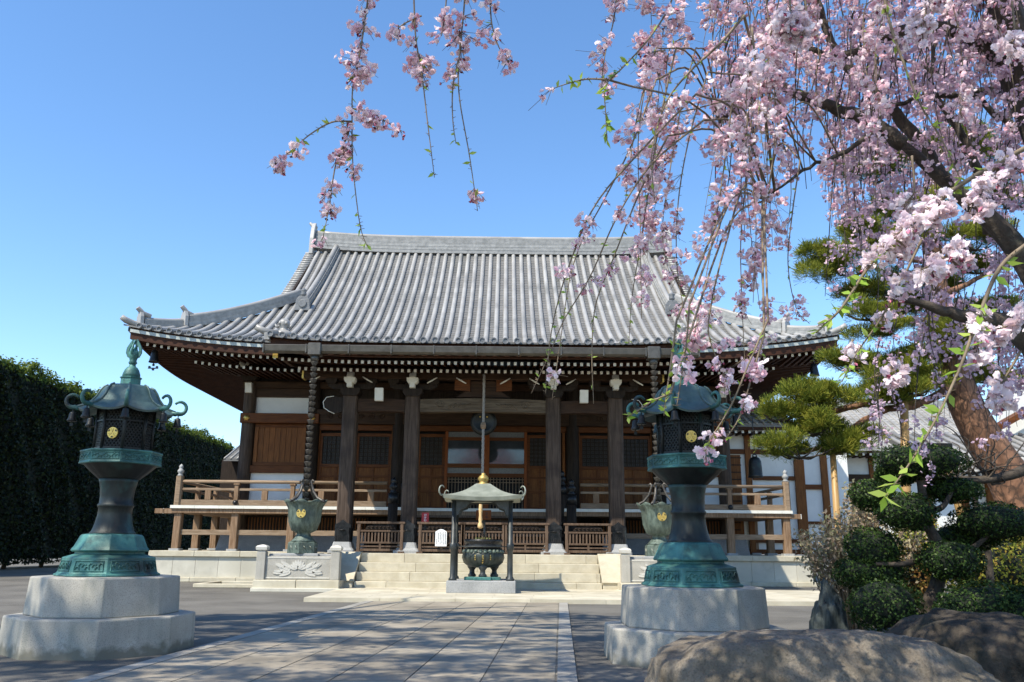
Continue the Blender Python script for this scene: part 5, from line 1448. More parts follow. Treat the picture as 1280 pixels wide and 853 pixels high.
# ================================================================== BUILDINGS BESIDE THE HALL
def wallpx(mb, Y, x0, x1, y0, y1, t=.08, mi=0, proud=0.0):
    a = at(x0, (y0 + y1) / 2, Y); b_ = at(x1, (y0 + y1) / 2, Y); c = at((x0 + x1) / 2, y0, Y); d = at((x0 + x1) / 2, y1, Y)
    mb.box(a.x, b_.x, Y - proud, Y + t, d.z, c.z, mi)
def tiledroof(mb, x0, x1, y0, z0, y1, z1, sp=.3):
    mb.add([(x0, y0, z0), (x1, y0, z0), (x1, y1, z1), (x0, y1, z1), (x0, y0, z0 - .12), (x1, y0, z0 - .12), (x1, y1, z1 - .12), (x0, y1, z1 - .12)], [(0, 1, 2, 3), (4, 7, 6, 5), (0, 4, 5, 1), (1, 5, 6, 2), (3, 7, 4, 0)], 0)
    n = int((x1 - x0) / sp)
    for k in range(n + 1):
        x = x0 + .05 + (x1 - x0 - .1) * k / n
        mb.tube([(x, y0 - .03, z0 + .02), (x, y1, z1 + .02)], .06, 6, mi=1)
    m = max(3, int(math.hypot(y1 - y0, z1 - z0) / .3))
    for k in range(m):
        t = k / m; yy = y0 + (y1 - y0) * t; zz_ = z0 + (z1 - z0) * t
        mb.box(x0, x1, yy, yy + .03, zz_, zz_ + .045, 0)
YA = 36.0
an = thing('plaster_annex', 'white plastered timber framed annex joined to the hall behind the temple bell', 'building', tuple(at(955, 690, YA)))
m = MB(); wallpx(m, YA + .05, 900, 1062, 536, 692); part('wall', m, 'plaster', an)
for (x0, x1, y0, y1) in ((933.5, 940.5, 536, 690), (996, 1008, 575, 690), (1029, 1037, 568, 690)):
    m = MB(); wallpx(m, YA, x0, x1, y0, y1, .1, 0, .08); part('post', m, 'wood_red', an)
for (x0, x1, y0, y1) in ((908, 998, 562, 568), (941, 998, 595.5, 600.5), (1006, 1034, 606, 612), (1006, 1034, 652, 655.5), (908, 1010, 687, 693), (941, 998, 674, 679)):
    m = MB(); wallpx(m, YA, x0, x1, y0, y1, .1, 0, .05); part('beam', m, 'wood_red_h', an)
m = MB(); wallpx(m, YA, 909, 928, 569, 680, .06, 0, .03)
for k in range(12): wallpx(m, YA, 911, 926, 572 + k * 9, 573.2 + k * 9, .05, 1, .05)
part('boarded_panel', m, ['wood_red', 'wood_dark'], an)
e0 = at(890, 538, YA - 1.0); e1 = at(992, 538, YA - 1.0)
m = MB(); tiledroof(m, e0.x - 1, e1.x, YA - 1.2, e0.z + .25, YA + 2.0, e0.z + 1.6); part('roof', m, ['tile_pan', 'tile'], an)
m = MB()
m.box(e0.x - 1, e1.x, YA - 1.15, YA - 1.05, e0.z + .02, e0.z + .14)
for k in range(12):
    x = e0.x + (e1.x - e0.x) * (k + .5) / 12; m.box(x - .05, x + .05, YA - 1.0, YA, e0.z - .11, e0.z + .0); m.box(x - .05, x + .05, YA - 1.01, YA - 1.001, e0.z - .11, e0.z, 1)
part('eave_rafters', m, ['rafter_wood', 'white_paint'], an)
YB = 38.5
lb = thing('low_hall', 'long low building with grey tiled roof and brown boarded door behind the pine', 'building', tuple(at(1110, 690, YB)))
m = MB(); wallpx(m, YB + .05, 1030, 1260, 563, 692); part('wall', m, 'plaster', lb)
for (x0, x1) in ((1031, 1036), (1090, 1095), (1160, 1165)):
    m = MB(); wallpx(m, YB, x0, x1, 563, 690, .1, 0, .08); part('post', m, 'wood_red', lb)
m = MB(); wallpx(m, YB, 1036, 1260, 594, 603, .1, 0, .06); part('beam', m, 'wood_beam', lb)
m = MB(); wallpx(m, YB, 1037, 1090, 604, 690, .06, 0, .03)
for k in range(16): wallpx(m, YB, 1037, 1070, 607 + k * 5, 608 + k * 5, .05, 1, .045)
part('boarded_door', m, ['wood_red', 'wood_dark'], lb)
e0 = at(1030, 566, YB - 1.2); e1 = at(1262, 566, YB - 1.2)
m = MB(); zr = at(1100, 508, YB + 3.2).z; tiledroof(m, e0.x, e1.x, YB - 1.4, e0.z + .2, YB + 3.2, zr, .32); part('roof', m, ['tile', 'tile'], lb)
m = MB(); m.box(e0.x, e1.x, YB + 3.0, YB + 3.4, zr - .05, zr + .3); part('ridge', m, 'tile_ridge', lb)
m = MB()
for k in range(26):
    x = e0.x + (e1.x - e0.x) * (k + .5) / 26; m.box(x - .05, x + .05, YB - 1.2, YB, e0.z - .11, e0.z + .0); m.box(x - .05, x + .05, YB - 1.21, YB - 1.201, e0.z - .11, e0.z, 1)
part('eave_rafters', m, ['rafter_wood', 'white_paint'], lb)
YC = 21.0
gh = thing('gate_house', 'white walled house with slatted window behind the leaning pine trunk', 'building', tuple(at(1245, 690, YC)))
m = MB(); wallpx(m, YC + .05, 1195, 1420, 596, 700); part('wall', m, 'plaster', gh)
for x0 in (1205, 1237, 1300):
    m = MB(); wallpx(m, YC, x0, x0 + 7, 596, 700, .1, 0, .08); part('post', m, 'wood_red', gh)
m = MB(); wallpx(m, YC, 1244, 1300, 612, 650, .05, 1, .0)
for k in range(9): wallpx(m, YC, 1246 + k * 5, 1248.2 + k * 5, 612, 650, .05, 0, .05)
part('slatted_window', m, ['shutter', 'black_void'], gh)
m = MB(); wallpx(m, YC, 1241, 1285, 599, 612, .2, 0, .22); part('shutter_box', m, 'stone_cream', gh)
e0 = at(1185, 597, YC - .8); e1 = at(1440, 597, YC - .8)
m = MB(); tiledroof(m, e0.x, e1.x, YC - .9, e0.z + .1, YC + 2.6, e0.z + 1.5, .3); part('roof', m, ['tile_pan', 'tile'], gh)
m = MB(); g1 = at(1262, 590, YC + 3.0); g2 = at(1430, 500, YC + 3.0)
m.box(g1.x, g2.x, YC + 2.9, YC + 3.2, e0.z + 1.0, g2.z + .6); part('upper_wall', m, 'plaster', gh)
m = MB(); m.beam((g1.x - .9, YC + 2.4, e0.z + 1.5), (g2.x, YC + 2.4, g2.z + 1.6), .5, .16); part('upper_eave', m, 'wood_red_h', gh)
YH = 52.0
oh = thing('distant_house', 'small tiled roof house showing between the hedge and the hall', 'building', tuple(at(292, 690, YH)))
m = MB(); a = at(278, 570, YH); b_ = at(318, 570, YH); zt_ = at(298, 575, YH).z
m.box(a.x, b_.x, YH, YH + 3, 0, zt_); part('wall', m, 'wood_dark', oh)
m = MB(); a = at(280, 570, YH - 1); b_ = at(330, 570, YH - 1); tiledroof(m, a.x, b_.x, YH - 1, at(290, 574, YH - 1).z, YH + 2.5, at(290, 553, YH + 2.5).z, .35); part('roof', m, ['tile_pan', 'tile'], oh)

# ================================================================== FOLIAGE TOOLS
RG = np.random.default_rng(11)
def unit(n, rng=RG):
    v = rng.normal(size=(n, 3)); return v / np.linalg.norm(v, axis=1)[:, None]
def frames(nrm, rng=RG):
    r = unit(len(nrm), rng); t = np.cross(nrm, r); t /= np.linalg.norm(t, axis=1)[:, None] + 1e-9
    return t, np.cross(nrm, t)
def leaf_quads(C, N_, size, asp=.5, bend=.15):
    """one rhombic leaf per centre"""
    n = len(C); t, s = frames(N_)
    sz = (size * (.65 + .7 * RG.random(n)))[:, None]
    V = np.stack([C - t * sz * .5, C + s * sz * asp * .5 + N_ * sz * bend, C + t * sz * .5, C - s * sz * asp * .5 + N_ * sz * bend], axis=1).reshape(-1, 3)
    return V, np.arange(4 * n).reshape(n, 4)
def join(parts):
    Vs, Fs, o = [], [], 0
    for V, F_ in parts: Vs.append(V); Fs.append(F_ + o); o += len(V)
    return np.concatenate(Vs), np.concatenate(Fs)
def ellipsoid_leaves(c, r, n, size, asp=.55, rough=.10, clumps=9, up=0.0):
    d = unit(n); 
    k = unit(clumps); bump = np.max(d @ k.T, axis=1)          # a lumpy outline
    rad = 1 + rough * (bump - .8) * 2 + RG.normal(size=n) * .045
    rad *= 1 - .22 * RG.random(n) ** 3
    C = np.array(c) + d * np.array(r) * rad[:, None]
    N_ = d / np.array(r); N_ /= np.linalg.norm(N_, axis=1)[:, None]
    N_ = N_ + RG.normal(size=(n, 3)) * .55 + np.array([0, 0, up]); N_ /= np.linalg.norm(N_, axis=1)[:, None]
    return leaf_quads(C, N_, size, asp)
def core(mb, c, r, s=.86, n=14):  # dark solid added inside the leaves to block light
    prof = [(math.sin(math.pi * k / 8) * s + 1e-3, -math.cos(math.pi * k / 8) * s) for k in range(9)]
    o = len(mb.v); mb.lathe(prof, n, (0, 0, 0))
    for i in range(o, len(mb.v)):
        q = mb.v[i]; mb.v[i] = (c[0] + q[0] * r[0], c[1] + q[1] * r[1], c[2] + q[2] * r[2])
def smooth(pts, n=6):
    """Catmull-Rom through the points"""
    P = [Vector(p) for p in pts]; P = [P[0] * 2 - P[1]] + P + [P[-1] * 2 - P[-2]]; out = []
    for i in range(1, len(P) - 2):
        for k in range(n):
            t = k / n; a, b_, c, d = P[i - 1], P[i], P[i + 1], P[i + 2]
            out.append(.5 * ((2 * b_) + (c - a) * t + (2 * a - 5 * b_ + 4 * c - d) * t * t + (3 * b_ - a - 3 * c + d) * t ** 3))
    out.append(P[-2]); return out
def taper(n, r0, r1): return [r0 + (r1 - r0) * i / (n - 1) for i in range(n)]
def limb(mb, pts, r0, r1, n=9, sub=6, wob=0.0, seed=1):
    s = smooth(pts, sub); r_ = random.Random(seed)
    if wob: s = [p + Vector((r_.uniform(-wob, wob), r_.uniform(-wob, wob), r_.uniform(-wob, wob))) for p in s]
    mb.tube(s, taper(len(s), r0, r1), n); return s
def pxl(pts, Y): return [at(x, y, Y) for x, y in pts]

# ================================================================== HEDGE ON THE LEFT
hx = -24.6
hedge = thing('tall_hedge', 'tall clipped dark green hedge running back behind one bronze lantern', 'hedge', (hx - 1.5, 52, 0))
m = MB(); m.box(hx - 3.0, hx - .12, 30, 76.5, .5, 9.75); part('inner_mass', m, 'hedge_core', hedge)
n = 70000
fy = 30 + 47 * RG.random(n) ** 1.25; fz = .25 + 9.7 * RG.random(n)
bul = .22 * np.sin(fy * 1.3) * np.sin(fz * 1.1 + fy * .4) + .15 * np.sin(fy * 3.1 + fz * 2.3)
C = np.stack([hx + bul * .8 + RG.normal(size=n) * .12, fy, fz], 1)
N_ = np.tile([1.0, -.25, .2], (n, 1)) + RG.normal(size=(n, 3)) * .6; N_ /= np.linalg.norm(N_, axis=1)[:, None]
A1 = leaf_quads(C, N_, .19, .6)
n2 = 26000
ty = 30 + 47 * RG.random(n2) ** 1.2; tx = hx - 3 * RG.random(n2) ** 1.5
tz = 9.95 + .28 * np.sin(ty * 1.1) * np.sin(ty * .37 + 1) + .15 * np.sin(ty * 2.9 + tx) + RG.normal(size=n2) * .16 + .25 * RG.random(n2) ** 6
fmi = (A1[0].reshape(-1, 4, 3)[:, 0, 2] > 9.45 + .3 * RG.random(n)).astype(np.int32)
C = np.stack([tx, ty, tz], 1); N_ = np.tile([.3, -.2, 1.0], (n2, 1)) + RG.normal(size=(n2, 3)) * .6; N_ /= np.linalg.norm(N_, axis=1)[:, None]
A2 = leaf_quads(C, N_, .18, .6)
n3 = 3500
C = np.stack([hx - 3 * RG.random(n3), 76.7 + RG.normal(size=n3) * .15, 10 * RG.random(n3)], 1); N_ = unit(n3)
A3 = leaf_quads(C, N_, .3, .6)
V, F_ = join([A1, A2, A3]); raw('foliage', V, F_, ['leaf_hedge', 'leaf_new_lit'], hedge, mi=np.concatenate([fmi, np.ones(n2, dtype=np.int32), np.zeros(n3, dtype=np.int32)]))
for k in range(10):
    m = MB(); y_ = 34 + k * 3.6; m.tube([(hx - .9, y_, 0), (hx - .8, y_ + .1, .8)], .12, 7); part('stem', m, 'bark_dark', hedge)

# ================================================================== GARDEN BED, ROCKS
gb_ = MB()
gp = [(3.2, 5.6), (3.6, 7.2), (4.0, 9.0), (4.2, 11.5), (4.6, 14.0), (6.5, 16.5), (16, 17.5), (16, 2.0), (2.4, 3.0)]
gb_.add([(x, y, .02) for x, y in gp], [tuple(reversed(range(len(gp))))]); struct('garden_soil', gb_, 'soil')
from mathutils import noise as mnoise
def rock(name, label, c, r, matname, seed, sq=.75, amp=.14, fr=1.3, sub=6, cut=None):
    me = bpy.data.meshes.new(name)
    import bmesh
    bm = bmesh.new(); bmesh.ops.create_icosphere(bm, subdivisions=sub, radius=1.0)
    for v in bm.verts:
        d = v.co.copy()
        d = Vector([math.copysign(abs(q) ** sq, q) for q in d])
        o = Vector((seed * 3.1, seed * 1.7, seed))
        k = 1 + amp * mnoise.fractal(v.co * fr + o, 1.0, 2.0, 5) + amp * .13 * mnoise.fractal(v.co * fr * 5 + o, .8, 2.0, 5) + .009 * mnoise.fractal(v.co * fr * 22 + o, .8, 2.0, 3)
        v.co = Vector((d.x * r[0] * k, d.y * r[1] * k, d.z * r[2] * k))
        if cut: v.co = cut(v.co)
    for f in bm.faces: f.smooth = True
    bm.to_mesh(me); bm.free(); me.materials.append(MATS[matname])
    o = bpy.data.objects.new(name, me); COL.objects.link(o); o.location = c; tag(o, label, 'rock'); return o
def cut1(v):
    if v.z > 0: v.z *= 1 - .06 * v.x
    return v
rock('boulder', 'large flat topped brown boulder lying in front of a granite pedestal', (1.95, 5.5, .10), (1.10, .90, .74), 'boulder', 3, .72, .13, 1.1, 6)
rock('boulder', 'dark shaded boulder behind the large flat one, at the garden edge', (3.92, 7.3, .14), (.80, .75, .68), 'boulder_dark', 8, .85, .16, 1.4, 5)
def cut2(v):
    t = max(0, min(1, (v.z + .5) / 1.05)); v.x = v.x * (1 - .62 * t) + .06 * t; v.y *= 1 - .5 * t; return v
rock('standing_stone', 'upright pointed grey green stone between a granite pedestal and the shrubs', (3.70, 10.0, .33), (.33, .27, .58), 'slate_stone', 5, .8, .34, 1.9, 5, cut2)
rock('garden_stone', 'small brown stone at the foot of the standing stone', (3.98, 9.7, .16), (.30, .24, .22), 'boulder', 12, .85, .2, 1.6, 4)

# ================================================================== CLOUD PRUNED TREE
TY = 9.6
tp = thing('cloud_pruned_tree', 'cloud pruned evergreen with rounded dark pads behind the dark boulder', 'tree', tuple(at(1164, 835, TY)))
m = MB()
tr = limb(m, pxl([(1164, 840), (1158, 770), (1172, 730), (1176, 690), (1160, 655), (1152, 610), (1148, 580)], TY), .10, .035, 9, 6)
part('trunk', m, 'bark_dark', tp)
m = MB()
for (a, b_) in (((1165, 690), (1095, 705)), ((1160, 660), (1105, 640)), ((1172, 700), (1245, 660)), ((1174, 720), (1190, 700)), ((1158, 640), (1190, 615)), ((1150, 620), (1093, 620)), ((1165, 765), (1105, 765))):
    m = MB(); p, q = at(*a, TY), at(*b_, TY - .1); limb(m, [p, (p + q) / 2 + Vector((0, -.05, -.06)), q], .045, .02, 7); part('branch', m, 'bark_dark', tp)
for (x, y, rx, ry, dy) in ((1150, 577, 50, 20, 0), (1190, 613, 32, 14, .1), (1091, 619, 24, 17, 0), (1130, 640, 34, 20, -.1), (1243, 653, 46, 21, 0), (1091, 686, 31, 23, .1), (1088, 714, 40, 20, .2), (1188, 700, 33, 22, -.25), (1105, 756, 37, 27, -.35), (1205, 672, 38, 15, .35), (1122, 592, 24, 14, .2)):
    c = at(x, y, TY + dy); s = TY / 1050 * 1.14; r = (rx * s, max(rx, ry) * s * .8, ry * s)
    m = MB(); core(m, c, r, .84); pd = part('pad', m, 'hedge_core', tp)
    A = ellipsoid_leaves(tuple(c), r, int(900 + 55 * rx), .032, .6, .12, 8, .1); raw('foliage', *A, 'leaf_topiary', pd)
def bush(name, label, items, leaf, size, cat='shrub', dens=1.0, asp=.55, core_m='hedge_core', base=None):
    t = thing(name, label, cat, base)
    m = MB(); As = []
    for (x, y, rx, ry, Y) in items:
        c = at(x, y, Y); s = Y / 1050; r = (rx * s, max(rx, ry) * s * .8, ry * s); core(m, c, r, .82)
        As.append(ellipsoid_leaves(tuple(c), r, int(dens * (900 + 60 * rx)), size, asp, .2, 10, .2))
    part('inner_mass', m, core_m, t); V, F_ = join(As); raw('foliage', V, F_, leaf, t); return t
bush('low_shrub', 'low dark clipped shrub directly behind the dark shaded boulder', [(1230, 760, 62, 30, 8.9), (1285, 775, 40, 36, 8.6)], 'leaf_topiary', .034, base=tuple(at(1235, 830, 8.9)))
bush('azalea_shrub', 'large yellow green clipped shrub with rusty patches beside the cloud pruned tree', [(1245, 712, 62, 42, 12.0), (1290, 700, 40, 50, 12.2)], 'leaf_yellow', .045, base=tuple(at(1245, 800, 12.0)))
bush('azalea_shrub', 'yellow and rust coloured shrub seen through the cloud pruned tree', [(1150, 690, 34, 40, 12.6), (1132, 735, 24, 34, 12.4)], 'leaf_yellow', .045, base=tuple(at(1148, 800, 12.5)))
bush('rust_shrub', 'small rust orange shrub beside the trunk of the cloud pruned tree', [(1143, 715, 14, 34, 11.6)], 'leaf_rust', .04, base=tuple(at(1143, 790, 11.6)))
# --- pale thin shrub
dsb = thing('pale_shrub', 'thin shrub with pale pinkish leaves behind the standing stone', 'shrub', tuple(at(1068, 800, 11.2)))
r_ = random.Random(9); m = MB(); LC = []
b0 = at(1068, 800, 11.2)
for k in range(90):
    tx, ty = r_.choice([(r_.uniform(1003, 1050), r_.uniform(662, 702)), (r_.uniform(1040, 1100), r_.uniform(640, 690)), (r_.uniform(1075, 1150), r_.uniform(645, 690)), (r_.uniform(1062, 1092), r_.uniform(610, 660))])
    tip = at(tx, ty, 11.2 + r_.uniform(-.4, .4)); mid = b0 * .45 + tip * .55 + Vector((r_.uniform(-.1, .1), r_.uniform(-.1, .1), -.05))
    s = smooth([b0 + Vector((r_.uniform(-.12, .12), r_.uniform(-.1, .1), 0)), mid, tip], 5); m.tube(s, taper(len(s), .014, .004), 5)
    for q in range(60):
        p = s[-1 - int(r_.random() ** 1.6 * 5)]; LC.append(p + Vector((r_.gauss(0, .07), r_.gauss(0, .07), r_.gauss(0, .055))))
part('stem', m, 'twig', dsb); C = np.array([tuple(p) for p in LC]); raw('foliage', *leaf_quads(C, unit(len(C)), .058, .5), 'leaf_dry', dsb)
# --- bare twisted shrub
bs_ = thing('bare_shrub', 'bare twisted dark twigs in front of the pine trunk', 'shrub', tuple(at(1240, 760, 10.6)))
m = MB()
for k in range(36):
    p = at(r_.uniform(1180, 1250), r_.uniform(590, 606), 10.6); d = Vector((r_.uniform(-.6, .6), r_.uniform(-.25, .25), r_.uniform(-.05, .62)))
    s = smooth([p, p + d * .4 + Vector((r_.uniform(-.12, .12), 0, r_.uniform(-.1, .1))), p + d * .75 + Vector((r_.uniform(-.12, .12), 0, .04)), p + d], 4); m.tube(s, taper(len(s), .016, .004), 5)
part('twigs', m, 'bark_dark', bs_)
m = MB(); limb(m, pxl([(1240, 770), (1235, 690), (1222, 640), (1215, 600)], 10.6), .05, .03, 8); limb(m, pxl([(1310, 570), (1270, 592), (1225, 600), (1180, 597), (1155, 590)], 10.6), .075, .03, 8); part('stem', m, 'bark_dark', bs_)

# ================================================================== PINE
PYD = 13.2
pine = thing('pine_tree', 'leaning red barked pine with flat yellow green needle pads', 'tree', tuple(at(1330, 840, PYD)))
m = MB(); s = limb(m, pxl([(1345, 850), (1308, 730), (1285, 655), (1262, 600), (1232, 552), (1205, 500), (1185, 440), (1173, 390), (1168, 330), (1160, 270), (1166, 205)], PYD), .42, .10, 14, 8)
part('trunk', m, 'bark_pine', pine)
m = MB(); PADS = [(1012, 500, 56, 17, -.3), (976, 519, 26, 10, -.4), (1028, 532, 50, 17, -.5), (1000, 561, 38, 16, -.6), (1049, 555, 28, 10, -.5), (1094, 497, 22, 17, -.2), (1140, 482, 36, 17, -.5), (1066, 455, 30, 12, 0), (1186, 478, 22, 14, .2), (1082, 293, 34, 20, 0), (1040, 322, 28, 20, -.2), (1089, 212, 30, 26, 0), (1098, 300, 44, 24, -.3), (1060, 330, 36, 20, -.4), (1120, 200, 40, 20, -.2), (1210, 180, 50, 22, -.1), (1205, 190, 46, 15, .3), (1150, 190, 30, 13, 0), (1084, 392, 24, 11, -.3), (1146, 422, 58, 18, -.3), (1110, 470, 38, 15, -.3), (1160, 450, 40, 16, -.2), (1215, 300, 40, 20, -.2), (1150, 260, 40, 18, -.2), (1240, 470, 30, 14, .3), (1196, 412, 26, 13, .1), (1094, 366, 30, 12, .1), (1222, 332, 30, 16, .3), (1110, 262, 34, 14, .2), (1260, 430, 34, 14, .4), (1262, 250, 36, 15, .3), (1130, 350, 30, 12, .5), (1120, 385, 36, 12, .4), (1180, 360, 26, 12, .5), (1110, 455, 30, 12, .3), (1235, 385, 30, 12, .6)]
BR = [[(1196, 480), (1150, 505), (1100, 515), (1050, 545), (1010, 565), (990, 566)], [(1150, 505), (1100, 500), (1050, 512), (1005, 518), (970, 528)], [(1185, 440), (1140, 448), (1100, 460), (1066, 462)], [(1175, 400), (1130, 400), (1100, 405), (1085, 400)], [(1168, 330), (1120, 320), (1080, 308), (1040, 335)], [(1162, 270), (1120, 245), (1085, 226)], [(1164, 240), (1200, 215), (1240, 200)], [(1172, 370), (1220, 350), (1262, 330)], [(1185, 430), (1220, 440), (1265, 440)]]
for i, b_ in enumerate(BR): limb(m, pxl(b_, PYD - .15), .075 if i < 2 else .055, .02, 8, 5, .015, i)
pc = [(at(x, y, PYD + dy), (rx * 1.25 * PYD / 1050, rx * PYD / 1050 * .8, ry * 1.0 * PYD / 1050)) for x, y, rx, ry, dy in PADS]
part('branch', m, 'bark_pine', pine)
tw = MB(); As = []
for c, r in pc:
    n = int(90 + 900 * r[0] * r[0])
    mcl = max(5, int(r[0] * 16)); a_ = RG.random(mcl) * 6.28; q_ = RG.random(mcl) ** .6
    sc = np.stack([np.cos(a_) * q_ * r[0], np.sin(a_) * q_ * r[1], (RG.random(mcl) - .45) * r[2] * 1.3 - q_ * r[2] * .3], 1); sr = .11 + .13 * RG.random(mcl)
    which = RG.integers(0, mcl, n)
    d = unit(n); d[:, 2] = np.abs(d[:, 2]) - .35 * (RG.random(n) < .3)
    rad = RG.random(n) ** .4 * sr[which]
    P = np.array(c) + sc[which] + d * rad[:, None] * np.array([1.15, 1.15, .7])
    k = 16; ax = np.stack([d[:, 0] * .5, d[:, 1] * .5, .45 + .5 * RG.random(n)], 1); ax /= np.linalg.norm(ax, axis=1)[:, None]
    PP = np.repeat(P, k, 0); AX = np.repeat(ax, k, 0) + RG.normal(size=(n * k, 3)) * .55; AX /= np.linalg.norm(AX, axis=1)[:, None]
    L_ = (.10 + .075 * RG.random(n * k))[:, None]; t, s2 = frames(AX)
    # needles of one tuft share their base point: one island, one colour
    Vb = P[:, None, :]; tips = (PP + AX * L_).reshape(n, k, 3); w = (t * .0042).reshape(n, k, 3)
    Vv = np.concatenate([Vb, tips - w, tips + w], axis=1)       # base, k lefts, k rights
    idx = np.arange(n)[:, None] * (2 * k + 1)
    F_ = np.stack([np.repeat(idx, k, 1), idx + 1 + np.arange(k), idx + 1 + k + np.arange(k)], axis=2).reshape(-1, 3)
    As.append((Vv.reshape(-1, 3), F_))
    r2 = random.Random(int(c.x * 100) + n)
    for q in range(9):
        e = c + Vector((r2.uniform(-.8, .8) * r[0], r2.uniform(-.8, .8) * r[1], r2.uniform(-.3, .2) * r[2])); st_ = c + Vector((r2.uniform(-.3, .3) * r[0], 0, -r[2] * .75)); tw.tube(smooth([st_, (st_ + e) / 2 + Vector((0, 0, -.04)), e], 3), taper(7, .018, .006), 5)
qf = np.array([f for f in tw.f if len(f) == 4]); tf = np.concatenate([qf[:, [0, 1, 2]], qf[:, [0, 2, 3]]]); nt_ = sum(len(a[1]) for a in As)
V, F_ = join(As + [(np.array([tuple(p) for p in tw.v]), tf)]); raw('crown', V, F_, ['needles', 'bark_dark'], pine, mi=np.concatenate([np.zeros(nt_, dtype=np.int32), np.ones(len(tf), dtype=np.int32)]))
for i, (p, q, r, Y) in enumerate((((1041, 568), (1057, 800), .055, PYD - .6), ((1130, 500), (1137, 790), .075, PYD - .4), ((1178, 560), (1222, 720), .06, PYD - .2))):
    pp = thing('support_pole', ['slender golden pole propping the lowest pine branch', 'stout brown pole behind the upper cloud pruned pads', 'slanting pole leaning against the pine trunk'][i], 'pole', tuple(at(*q, Y)), 'poles propping the pine')
    m = MB(); a = at(*p, Y); b_ = at(*q, Y); m.tube([a, (a + b_) / 2, b_], [r * .8, r * .95, r], 10); part('pole', m, 'bamboo', pp)
    m = MB(); m.tube([a + Vector((-.14, 0, .03)), a + Vector((.14, 0, .03))], .045, 8); part('cross_piece', m, 'bark_dark', pp)

# ================================================================== FAR LEFT TREE OVER THE PATH (out of the frame, its shade is seen)
shade = thing('shade_tree', 'tall broad tree shading the path from beside the hedge lantern', 'tree', (-13.0, 9.5, 0))
m = MB(); limb(m, [(-13, 9.5, 0), (-12.7, 9.6, 4), (-12, 10, 8), (-11, 10.5, 12)], .45, .2, 10)
for e in ((-7, 12, 15), (-8, 8, 14.5), (-10, 14, 15), (-12, 7, 14), (-9, 10.5, 17), (-6.5, 10, 15.5)): limb(m, [(-12, 10, 8.5), (-10.5, 10.3, 12), e], .16, .04, 7, 5)
part('trunk', m, 'bark_dark', shade)
As = []
r2 = random.Random(5)
for k in range(78):
    a = r2.uniform(0, 2 * math.pi); q = math.sqrt(r2.random()); c = (-10.0 + 6.0 * q * math.cos(a), 4.7 + 4.8 * q * math.sin(a), 15.6 + 2.4 * (1 - q * q) * r2.uniform(-.6, 1))
    if c[2] < 1.3 + .80 * c[1] and c[0] > -.70 * c[1]: continue
    s = r2.uniform(.35, .85); As.append(ellipsoid_leaves(c, (s * 2.2, s * .75, s * .3), int(230 * s), .22, .6, .3, 6))
V, F_ = join(As); raw('crown', V, F_, 'leaf_hedge', shade)

# ================================================================== WEEPING CHERRY
cherry = thing('weeping_cherry', 'weeping cherry in pink blossom whose twigs hang before the temple roof', 'tree', (5.9, 7.2, 0))
m = MB()
CYD = 6.2
L1 = limb(m, [Vector((5.9, 7.2, 0)), Vector((5.7, 6.9, 1.2))] + pxl([(1385, 570), (1352, 465), (1316, 385), (1262, 300), (1192, 236), (1128, 180)], CYD), .21, .035, 14, 7)
part('trunk', m, 'bark_cherry', cherry)
limbs = {}
def mk(name, pts, r0, r1, n=8, wob=.012):
    m = MB(); limbs[name] = limb(m, pts, r0, r1, n, 6, wob, len(limbs)); part('branch', m, 'bark_cherry', cherry)
mk('a', pxl([(1128, 180), (1085, 150), (1040, 135), (990, 115), (962, 106), (930, 128), (898, 152)], CYD - .4), .06, .015)
mk('b', pxl([(1300, 440), (1262, 404), (1222, 400), (1180, 388), (1120, 370)], CYD), .10, .02)
mk('c', pxl([(1345, 330), (1308, 200), (1268, 112), (1256, 78), (1190, 38), (1120, 40), (1060, 70), (1012, 62)], CYD - .2), .11, .02)
mk('d', pxl([(1190, 235), (1140, 165), (1080, 105), (1042, 62), (1022, 0), (1008, -70)], CYD + .3), .06, .02)
mk('e', pxl([(1100, 158), (1056, 190), (1002, 214), (955, 250)], CYD - .9), .022, .006)
mk('f', pxl([(1236, 292), (1222, 210), (1190, 150), (1165, 105), (1170, 40)], CYD + .5), .05, .015)
mk('g', pxl([(1280, 110), (1200, 118), (1150, 122), (1090, 140)], CYD + .2), .04, .012)
mk('h', pxl([(1320, 190), (1255, 150), (1190, 100), (1110, 70)], CYD + .8), .04, .012)
mk('over', [limbs['c'][4], Vector((3.6, 5.6, 6.4)), Vector((1.8, 4.6, 7.4)), Vector((-.4, 3.9, 7.6)), Vector((-3.0, 4.2, 7.3)), Vector((-5.5, 5.0, 6.9))], .13, .03, 9)
mk('over2', [Vector((3.0, 5.2, 6.7)), Vector((2.4, 3.6, 7.0)), Vector((1.0, 2.4, 6.6)), Vector((-.6, 1.8, 5.6))], .06, .02)
def nearest_over(p):
    c = limbs['over'] + limbs['over2']; return min(c, key=lambda q: (q.xy - p.xy).length + max(0, p.z - q.z + .4) * 5)
